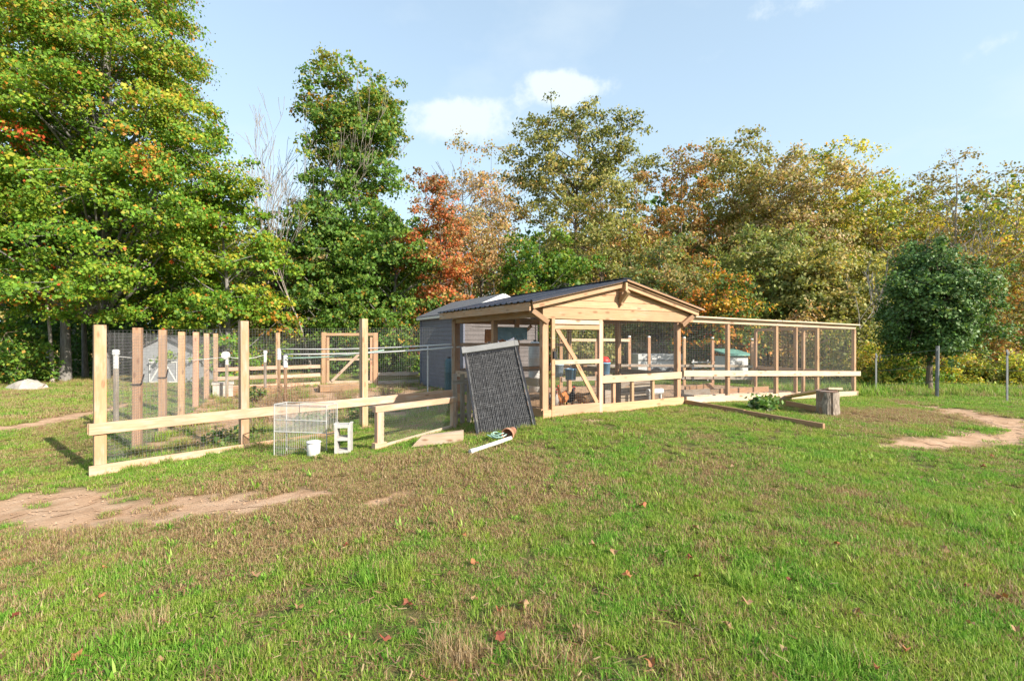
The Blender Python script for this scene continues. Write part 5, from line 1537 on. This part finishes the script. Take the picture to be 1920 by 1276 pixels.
for i, (px, d, yt, r_, pl_, lab) in enumerate(SH):
    tree('shrub', lab, px, d, yt, r_, [(0, .9), (.4, 1), (.8, .75), (1, .3)], pl_, nb=22, ncl=6, nl=30, leaf=.15 if d > 20 else .10, cl_r=.36 if d > 20 else .24, tr=.04, seed=70 + i, crown0=.04, cat='shrub', group='shrubs along the wood edge', flat=.8, bark='bark_brown')

# the wood farther back, one mass of foliage and stems
rs = np.random.RandomState(99)
n_c = 3300
fx = rs.uniform(-75, 75, n_c); fy = rs.uniform(46, 66, n_c)
hmax = np.where(fx < -10, 13.5, np.where(fx < 1, 9.5, np.where(fx > 14, 16.5, 12.5))) * (0.75 + .5 * fbm(fx * .12 + 3, fy * .05))
fz = rs.rand(n_c) ** .8 * hmax
li = np.repeat(np.arange(n_c), 42)
off = rs.randn(len(li), 3) * np.array([1.0, 1.0, .75])
cen = np.stack([fx[li], fy[li], np.maximum(fz[li] + ground(fx, fy)[li] + off[:, 2], -.8)], -1); cen[:, :2] += off[:, :2]
allp = np.concatenate([OLIVE[0], BROWN[0][:3], DARKG[0], GREEN[0][:3]])
mood = rs.randint(0, len(allp), n_c)
col = allp[np.where(rs.rand(len(li)) < .6, mood[li], rs.randint(0, len(allp), len(li)))] * rs.uniform(.7, 1.2, (len(li), 1))
v, f, cl = leaf_quads(rs, cen, .55, np.array([.1, -.6, .5]), col)
wood = thing('far_wood', 'dense autumn wood behind the front trees', 'woodland', (0, 50, gz(0, 50)))
wood['kind'] = 'stuff'
wood.location = (0, 0, 0)
link('foliage', np_mesh('foliage', v, f, cl, M['leaf']), wood)['kind'] = 'stuff'
mb = MB(); pr = random.Random(5)
for k in range(150):
    x = pr.uniform(-60, 60); y = pr.uniform(40, 60); g_ = gz(x, y); h = pr.uniform(7, 12)
    mb.tube([(x, y, g_ - .3), (x + pr.uniform(-.4, .4), y, g_ + h * .5), (x + pr.uniform(-1, 1), y, g_ + h)], [.16, .11, .03], 5, caps=False)
o = mb.build('stems', M['bark_grey'], wood); o['kind'] = 'stuff'

# ------------------------------------------------------------------ plants in the garden and yard


def leafy_plant(name, lab, p, n, r_, h_, size, palette, seed, cat='plant', group=None, stalk=True):
    rs = np.random.RandomState(seed); pr = random.Random(seed)
    t0 = thing(name, lab, cat, p, 0, group)
    mb = MB(); cs = []
    for k in range(n):
        a = pr.uniform(0, 6.28); q = r_ * pr.uniform(.1, 1) ** .6; z = h_ * pr.uniform(.3, 1) * (1 - .4 * q / r_)
        c = Vector((q * math.cos(a), q * math.sin(a), z)); cs.append(tuple(c))
        if stalk: mb.tube([(q * .2 * math.cos(a), q * .2 * math.sin(a), -.03), tuple(c * .6 + Vector((0, 0, .1 * h_))), tuple(c)], [.008, .006, .003], 4, caps=False)
    if stalk: mb.build('stems', M['dry_stalk'], t0)
    cs = np.array(cs); m_ = 5
    li = np.repeat(np.arange(n), m_); cen = cs[li] + rs.randn(len(li), 3) * size * .5
    cen[:, 2] = np.maximum(cen[:, 2], .03)
    pc_, pw_ = palette
    col = pc_[rs.choice(len(pc_), len(li), p=pw_)] * rs.uniform(.7, 1.3, (len(li), 1))
    v, f, cl = leaf_quads(rs, cen, size, np.array([.1, -.3, .8]), col)
    link('foliage', np_mesh('foliage', v, f, cl, M['leaf']), t0)
    return t0


leafy_plant('squash_plant', 'leafy green squash plant in the small bed before the run', spot(1432, 768), 70, .24, .30, .12, pal([(.05, .12, .03), (.08, .17, .04), (.16, .24, .08), (.25, .27, .16)], [3, 3, 2, 1]), 5)
for i, (px, py, r_, h_, lab) in enumerate(((365, 742, .5, .8, 'bushy green plant behind the third left post'), (480, 752, .35, .5, 'small green weed right of the second tall post'), (440, 830, .6, .28, 'low green weeds behind the front rail'), (680, 790, .3, .45, 'weed at the foot of the third tall post'), (590, 800, .45, .4, 'green weed behind the white wire rack'))):
    leafy_plant('garden_weed', lab, spot(px, py), 60, r_, h_, .10, pal([(.07, .13, .03), (.12, .18, .04), (.22, .20, .06), (.26, .20, .09)], [3, 3, 2, 1]), 20 + i, 'weed', 'weeds in the garden')
for i, (px, py, hh, lab) in enumerate(((552, 772, 1.15, 'tall dry brown stalks beside the white pipe stakes'), (523, 770, .9, 'dry stalks left of the pipe stakes'), (640, 768, .8, 'dry stalks in front of the garden gate'), (730, 752, .7, 'dry brown stalks left of the blue grey shed'), (500, 790, .7, 'dry stalks behind the top of the wire rack'))):
    p = spot(px, py); t0 = thing('dry_plant', lab, 'dead plant', p, 0, 'dead plants in the garden')
    mb = MB(); pr = random.Random(40 + i)
    for k in range(46):
        a = pr.uniform(0, 6.28); q = pr.uniform(0, .45); h = hh * pr.uniform(.5, 1)
        b0 = Vector((q * math.cos(a), q * math.sin(a), -.02)); t_ = b0 + Vector((pr.gauss(0, .12), pr.gauss(0, .12), h))
        mb.tube([b0, b0.lerp(t_, .5) + Vector((pr.gauss(0, .03), pr.gauss(0, .03), 0)), t_], [.007, .005, .002], 3, caps=False)
        for j in range(4):
            s_ = b0.lerp(t_, pr.uniform(.3, .95)); mb.bar(s_, s_ + Vector((pr.gauss(0, .1), pr.gauss(0, .1), pr.uniform(-.03, .14))), .003)
    mb.build('stalks', M['dry_stalk'], t0)

# ------------------------------------------------------------------ fallen leaves on the lawn


def maple_leaf(seed):
    pr = random.Random(seed); n = 15; v = [(0, 0, .012)]; f = []
    for k in range(n):
        a = 2 * math.pi * k / n + .1; r_ = (1.0 if k % 3 == 0 else .78 if k % 3 == 1 else .70) * pr.uniform(.85, 1.1)
        if k in (7, 8): r_ *= .7
        v.append((r_ * .055 * math.cos(a), r_ * .055 * math.sin(a), .012 + .022 * pr.uniform(-.3, 1) * r_ + .02 * math.cos(a * 2 + seed)))
    for k in range(n): f.append((0, 1 + k, 1 + (k + 1) % n))
    me = bpy.data.meshes.new('fallen_leaf'); me.from_pydata(v, [], f)
    base = pr.choice([(.30, .085, .04), (.32, .13, .055), (.24, .07, .04), (.29, .18, .095), (.26, .14, .075)])
    a_ = me.attributes.new('Col', 'FLOAT_COLOR', 'POINT')
    a_.data.foreach_set('color', np.array([(base[0] * pr.uniform(.8, 1.2), base[1] * pr.uniform(.8, 1.2), base[2], 1) for _ in v], np.float32).ravel())
    me.materials.append(M['dead_leaf']); me.update()
    return me


LM = [maple_leaf(s) for s in range(9)]
LL = []
for me in LM:
    r_, g_, b2, _ = me.attributes['Col'].data[0].color
    LL.append('%s fallen leaf lying in the lawn grass' % ('dark brick red' if g_ < .105 else 'orange brown' if g_ < .15 else 'dull tan'))
seen = [(1305, 998), (1570, 1028), (1310, 1090), (1362, 1185), (1470, 1228), (1645, 1265), (1815, 1108), (1880, 1130), (1905, 1190), (1820, 1180), (890, 1064), (762, 1142), (890, 1134), (980, 1145), (937, 1155), (935, 1205), (1222, 1252),
        (300, 1250), (478, 1088), (195, 1072), (650, 1030), (435, 1040), (400, 1055), (8, 1055), (30, 1165), (188, 1125), (1110, 1030), (1150, 1042), (1175, 1088), (1295, 1055), (1375, 880), (815, 985), (1205, 955), (1480, 1095), (1700, 1230),
        (560, 1150), (330, 905), (295, 903), (1545, 900), (1770, 1040), (1080, 1190), (870, 1010), (720, 1210), (140, 1240), (1610, 1160), (1400, 1140), (1860, 860), (1845, 880), (520, 985), (1000, 900)]
pr = random.Random(77)
for i, (px, py) in enumerate(seen):
    p = spot(px, py)
    o = link('fallen_leaf', LM[i % 9], None, (p.x, p.y, p.z + .035))
    s = pr.uniform(.4, .85); o.scale = (s, s * pr.uniform(.55, .95), s); o.rotation_euler = (pr.uniform(-.5, .5), pr.uniform(-.5, .5), pr.uniform(0, 6.28))
    tag(o, LL[i % 9], 'leaf', LL[i % 9].split(' lying')[0] + ' group on the lawn')

# ------------------------------------------------------------------ clods, pebbles and straw on the bare ground
rs = np.random.RandomState(31)
x = rs.uniform(-13, 13, 60000); y = rs.uniform(3, 19, 60000)
k = dirt_mask(x, y) > .35 + rs.rand(len(x)) * .5
x, y = x[k][:9000], y[k][:9000]; n = len(x)
r_ = .006 + .018 * rs.rand(n) ** 3
octv = np.array([(1, 0, 0), (0, 1, 0), (-1, 0, 0), (0, -1, 0), (0, 0, .8), (0, 0, -.8)], float)
v = (octv[None] * rs.uniform(.6, 1.3, (n, 6, 1)) * r_[:, None, None]) + np.stack([x, y, ground(x, y) - .008], -1)[:, None]
fo = np.array([(0, 1, 4), (1, 2, 4), (2, 3, 4), (3, 0, 4)])
clod = link('soil_clods', np_mesh('soil_clods', v.reshape(-1, 3), (np.arange(n)[:, None, None] * 6 + fo[None]).reshape(-1, 3), None, M['soil']))
tag(clod, 'small clods and pebbles on the bare soil', 'clods', kind='stuff')
# dead thatch and leaf crumbs lying in the turf
x = rs.uniform(-11, 11, 90000); y = 1.7 + 11 * rs.rand(90000) ** 1.3
dens = fbm(x * .7 + 31, y * .7 + 17) * 1.5 - .55 + .55 * np.exp(-(((x + 2.2) * .55) ** 2 + (y - 5.6) ** 2) / 2.2) + .3 * fbm(x * 5 + 2, y * 5)
k = (rs.rand(len(x)) < np.clip(dens, .02, .8)) & (np.abs(x) < y * 1.06 + 1.5) & ~in_poly(x, y, PEN) & ~in_poly(x, y, COOP)
k &= dirt_mask(x, y) < .4
x, y = x[k][:26000], y[k][:26000]; n = len(x)
a_ = rs.uniform(0, 6.28, n); ln_ = rs.uniform(.02, .07, n)
d_ = np.stack([np.cos(a_) * ln_, np.sin(a_) * ln_, rs.uniform(-.012, .018, n)], -1); sd_ = np.stack([-np.sin(a_), np.cos(a_), rs.uniform(-.5, .5, n)], -1) * rs.uniform(.0015, .0045, n)[:, None]
c_ = np.stack([x, y, ground(x, y) + rs.uniform(.008, .032, n)], -1)
v = np.stack([c_ - sd_, c_ + sd_, c_ + d_ + sd_, c_ + d_ - sd_], 1).reshape(-1, 3); f = np.arange(n * 4).reshape(n, 4)
tcolr = np.array([(.22, .13, .06), (.30, .20, .10), (.17, .08, .04), (.34, .25, .14), (.13, .075, .04)])[rs.randint(0, 5, n)] * rs.uniform(.7, 1.2, (n, 1)); cl = np.repeat(tcolr, 4, 0)
tag(link('turf_litter', np_mesh('turf_litter', v, f, cl, M['dead_leaf'])), 'brown thatch and leaf crumbs lying in the turf', 'litter', kind='stuff')
n = 2600; u = rs.uniform(-.3, 9.5, n); w = rs.randn(n) * .5
wd_ = (WR1 - WR0) / WL
x = np.where(u < 3.6, SH0.x + SU.x * u + SV.x * w * 1.6, WR0.x + wd_.x * (u - 3.6) - wd_.y * w); y = np.where(u < 3.6, SH0.y + SU.y * u + SV.y * w * 1.6, WR0.y + wd_.y * (u - 3.6) + wd_.x * w)
a_ = rs.uniform(0, 6.28, n); ln_ = rs.uniform(.03, .11, n); zz_ = ground(x, y) + rs.uniform(.004, .03, n)
d_ = np.stack([np.cos(a_) * ln_, np.sin(a_) * ln_, rs.uniform(-.01, .02, n)], -1); sd_ = np.stack([-np.sin(a_), np.cos(a_), np.zeros(n)], -1) * .003
c_ = np.stack([x, y, zz_], -1)
v = np.stack([c_ - sd_, c_ + sd_, c_ + d_ + sd_, c_ + d_ - sd_], 1)
scol = np.array([(.48, .36, .19)]) * rs.uniform(.6, 1.2, (n, 1))
tag(link('straw', np_mesh('straw', v.reshape(-1, 3), np.arange(n * 4).reshape(n, 4), np.repeat(scol, 4, 0), M['dead_leaf'])), 'loose straw scattered along the foot of the shed', 'straw', kind='stuff')

# ------------------------------------------------------------------ grass: tufts set out by geometry nodes on one object
m, nt, b = new_mat('grass_blade')
geo = nt.nodes.new('ShaderNodeNewGeometry')
at1 = nt.nodes.new('ShaderNodeAttribute'); at1.attribute_name = 'Col'
sp1 = nt.nodes.new('ShaderNodeSeparateColor'); nt.links.new(at1.outputs['Color'], sp1.inputs[0])
tint = lawn_tint(nt, geo.outputs['Position'])
ga = ramp(nt, sp1.outputs[0], [(0.0, (.080, .215, .020)), (.4, (.145, .350, .030)), (.75, (.225, .450, .050)), (1.0, (.38, .52, .11))])
gb = ramp(nt, sp1.outputs[0], [(0.0, (.160, .230, .026)), (.4, (.270, .370, .042)), (.75, (.370, .470, .070)), (1.0, (.48, .51, .15))])
gn_ = ramp(nt, noise(nt, geo.outputs['Position'], 1.6, 5, 0.7), [(.40, (0, 0, 0)), (.62, (1, 1, 1))])
gcol = mixcol(nt, gn_, ga, gb)
dcol = ramp(nt, sp1.outputs[0], [(0.0, (.23, .135, .06)), (.5, (.43, .29, .145)), (1.0, (.58, .45, .27))])
# a blade is dry when its own chance is below the patch's dryness, or its tuft is dry
dry = nmath(nt, 'GREATER_THAN', nmath(nt, 'ADD', nmath(nt, 'ADD', nmath(nt, 'MULTIPLY', tint, 0.80), 0.09), nmath(nt, 'MULTIPLY', sp1.outputs[2], 1.2)), nmath(nt, 'ADD', sp1.outputs[1], 0.06))
c = mixcol(nt, dry, gcol, dcol)
tr_ = nt.nodes.new('ShaderNodeBsdfTranslucent'); nt.links.new(c, tr_.inputs['Color'])
nt.links.new(c, b.inputs['Base Color']); b.inputs['Roughness'].default_value = .55; b.inputs['Specular IOR Level'].default_value = .3
mx = nt.nodes.new('ShaderNodeMixShader'); mx.inputs[0].default_value = .42
nt.links.new(b.outputs[0], mx.inputs[1]); nt.links.new(tr_.outputs[0], mx.inputs[2]); nt.links.new(mx.outputs[0], nt.nodes['Material Output'].inputs['Surface'])
M['grass'] = m


def tuft_mesh(seed, n, rad, h, w, lean, dryness=0.0):
    rs = np.random.RandomState(seed)
    a = rs.uniform(0, 6.28, n); q = rad * np.sqrt(rs.rand(n))
    base = np.stack([q * np.cos(a), q * np.sin(a), np.full(n, -.012)], -1)
    hh = h * rs.uniform(.35, 1.15, n)
    la = rs.uniform(0, 6.28, n); lm = np.abs(rs.randn(n)) * lean * hh
    tip = base + np.stack([lm * np.cos(la), lm * np.sin(la), hh * np.clip(1 - .35 * (lm / hh) ** 2, .3, 1)], -1)
    mid = base + (tip - base) * .5; mid[:, 2] += hh * .12
    sd = np.stack([-np.sin(la), np.cos(la), np.zeros(n)], -1)
    ra = rs.uniform(-.6, .6, n)
    sd = sd * np.cos(ra)[:, None] + np.stack([np.cos(la), np.sin(la), np.zeros(n)], -1) * np.sin(ra)[:, None]
    ww = (w * rs.uniform(.6, 1.3, n))[:, None]
    v = np.stack([base - sd * ww * .5, base + sd * ww * .5, mid + sd * ww * .42, mid - sd * ww * .42, tip + sd * ww * .06, tip - sd * ww * .06], 1).reshape(-1, 3)
    i = np.arange(n)[:, None] * 6
    f = np.concatenate([i + np.array([[0, 1, 2, 3]]), i + np.array([[3, 2, 4, 5]])], 0)
    cols = np.stack([rs.rand(n), rs.rand(n), np.full(n, dryness)], -1)
    return np_mesh('grass_tuft', v, f, np.repeat(cols, 6, 0), M['grass'])


tcol = bpy.data.collections.new('tuft_shapes')
specs = [(150, .15, .065, .0058, 1.05, 0), (150, .15, .075, .0058, 1.15, 0), (140, .15, .058, .0058, 1.2, .08), (150, .15, .080, .006, 1.0, .0), (130, .15, .055, .0058, 1.3, .45),   # mown lawn
         (110, .13, .17, .007, 1.1, 0), (120, .12, .15, .007, 1.2, 0), (90, .15, .14, .005, 1.3, .55),      # long green, long green, straw
         (110, .17, .070, .009, .9, 0), (110, .17, .075, .009, 1.0, 0.1),
         (16, .03, .085, .020, 1.5, -.6), (24, .05, .060, .016, 1.3, -.6)]                             # coarser lawn for farther off
for i, sp in enumerate(specs):
    o = bpy.data.objects.new('tuft_%02d' % i, tuft_mesh(200 + i, *sp)); tcol.objects.link(o)
rs = np.random.RandomState(8)
PX, PY, PI, PS = [], [], [], []


def scatter(n, x0, x1, y0, y1):
    return rs.uniform(x0, x1, n), rs.uniform(y0, y1, n)


def add(x, y, ids, s0, s1, keep):
    x = x[keep]; y = y[keep]
    PX.append(x); PY.append(y); PI.append(rs.choice(ids, len(x))); PS.append((s0 + (s1 - s0) * np.clip(1.6 * fbm(x * 1.3 + 9, y * 1.3 + 4) - .3 + rs.randn(len(x)) * .18, 0, 1.15)))


def lawn_ok(x, y, soft=.5):
    dm = dirt_mask(x, y)
    return (dm < .1 + rs.rand(len(x)) * .75) & ~in_poly(x, y, PEN) & ~in_poly(x, y, COOP)


# near, middle, far lawn
x, y = scatter(11000, -8, 8, 1.6, 6.0); add(x, y, [0, 1, 2, 3, 4], .48, .92, lawn_ok(x, y) & (np.abs(x) < y * 1.06 + 1.5))
x, y = scatter(15000, -14, 14, 6.0, 12.0); add(x, y, [0, 1, 2, 3, 4, 8, 9], .45, .9, lawn_ok(x, y) & (np.abs(x) < y * 1.06 + 1.5))
x, y = scatter(15000, -24, 24, 12, 22); add(x, y, [8, 9], .7, 1.1, lawn_ok(x, y) & (np.abs(x) < y * 1.06 + 1.5))
x, y = scatter(1500, -8, 8, 1.8, 8.0); add(x, y, [10, 11], .6, 1.3, lawn_ok(x, y) & (fbm(x * .6 + 51, y * .6 + 3) > .52))
# long tussocks here and there in the lawn
x, y = scatter(700, -7, 7, 2.0, 8.0); add(x, y, [5, 6], .35, .62, lawn_ok(x, y) & (fbm(x * .9 + 5, y * .9) > .50))
for (px, py, k) in ((745, 1085, 5), (1010, 1225, 6), (1400, 1100, 5), (870, 1235, 7), (260, 1180, 7), (215, 1200, 6), (480, 1230, 6), (110, 1240, 5), (700, 1090, 5), (1120, 1190, 6), (1600, 1240, 6), (1480, 990, 6), (835, 1215, 7), (300, 1165, 7), (1790, 970, 5), (1850, 1000, 5)):
    p = spot(px, py); n = 5
    PX.append(p.x + rs.randn(n) * .06); PY.append(p.y + rs.randn(n) * .05); PI.append(np.full(n, k)); PS.append(rs.uniform(.5, .8, n))
# rough grass at the fence foot, and inside the garden
n = 520; t_ = rs.rand(n) * 1.0; o_ = rs.randn(n) * .09
nv = np.array([-(FB - FA).y, (FB - FA).x]) / FL
x = FA.x + (FB.x - FA.x) * t_ + nv[0] * o_; y = FA.y + (FB.y - FA.y) * t_ + nv[1] * o_
add(x, y, [5, 6, 7, 0], .5, 1.0, np.ones(n, bool))
x, y = scatter(5200, -11, -1, 7.5, 21); add(x, y, [5, 6, 7, 7, 8, 9], .6, 1.5, in_poly(x, y, PEN) & (dirt_mask(x, y) < .25 + rs.rand(len(x)) * .5))
x, y = scatter(2400, -7, -2, 7.5, 12); add(x, y, [5, 6, 7], .7, 1.3, in_poly(x, y, PEN) & (fbm(x * .8, y * .8) > .46) & (((x - FA.x) * nv[0] + (y - FA.y) * nv[1]) < 1.6))
x, y = scatter(260, -1.6, .9, 8.2, 9.6); add(x, y, [5, 6, 0, 1], .4, .8, ~in_poly(x, y, COOP) & (((x - pc.x) ** 2 + (y - pc.y) ** 2) < .8))
x, y = scatter(1400, 9, 24, 14, 22); add(x, y, [5, 6, 7], .8, 2.2, ~in_poly(x, y, COOP))
x, y = scatter(1800, -24, -8, 19, 26); add(x, y, [5, 6, 7, 8], .5, 1.2, ~in_poly(x, y, PEN))
gx_, gy_ = np.concatenate(PX), np.concatenate(PY); gi_ = np.concatenate(PI).astype(np.int32); gs_ = np.concatenate(PS).astype(np.float32)
gzz = ground(gx_, gy_)
gm = bpy.data.meshes.new('grass'); gm.vertices.add(len(gx_))
gm.vertices.foreach_set('co', np.stack([gx_, gy_, gzz], -1).astype(np.float32).ravel())
for nm, ty, dt in (('pick', 'INT', gi_), ('size', 'FLOAT', gs_), ('turn', 'FLOAT', rs.uniform(0, 6.28, len(gx_)).astype(np.float32))):
    a_ = gm.attributes.new(nm, ty, 'POINT'); a_.data.foreach_set('value', dt)
gm.materials.append(M['grass'])
grass = link('grass', gm)
tag(grass, 'short green and dry grass covering the lawn', 'grass', kind='stuff')
ng = bpy.data.node_groups.new('grass_tufts', 'GeometryNodeTree')
ng.interface.new_socket('Geometry', in_out='INPUT', socket_type='NodeSocketGeometry'); ng.interface.new_socket('Geometry', in_out='OUTPUT', socket_type='NodeSocketGeometry')
gi = ng.nodes.new('NodeGroupInput'); go = ng.nodes.new('NodeGroupOutput')
iop = ng.nodes.new('GeometryNodeInstanceOnPoints'); ci = ng.nodes.new('GeometryNodeCollectionInfo')
ci.inputs['Collection'].default_value = tcol; ci.inputs['Separate Children'].default_value = True; ci.inputs['Reset Children'].default_value = True
iop.inputs['Pick Instance'].default_value = True


def nattr(nm, ty):
    n = ng.nodes.new('GeometryNodeInputNamedAttribute'); n.data_type = ty; n.inputs['Name'].default_value = nm; return n.outputs['Attribute']


cmb = ng.nodes.new('ShaderNodeCombineXYZ'); ng.links.new(nattr('turn', 'FLOAT'), cmb.inputs[2])
ng.links.new(gi.outputs[0], iop.inputs['Points']); ng.links.new(ci.outputs[0], iop.inputs['Instance'])
ng.links.new(nattr('pick', 'INT'), iop.inputs['Instance Index']); ng.links.new(nattr('size', 'FLOAT'), iop.inputs['Scale'])
ng.links.new(cmb.outputs[0], iop.inputs['Rotation'])
ng.links.new(iop.outputs[0], go.inputs[0])
md = grass.modifiers.new('tufts', 'NODES'); md.node_group = ng
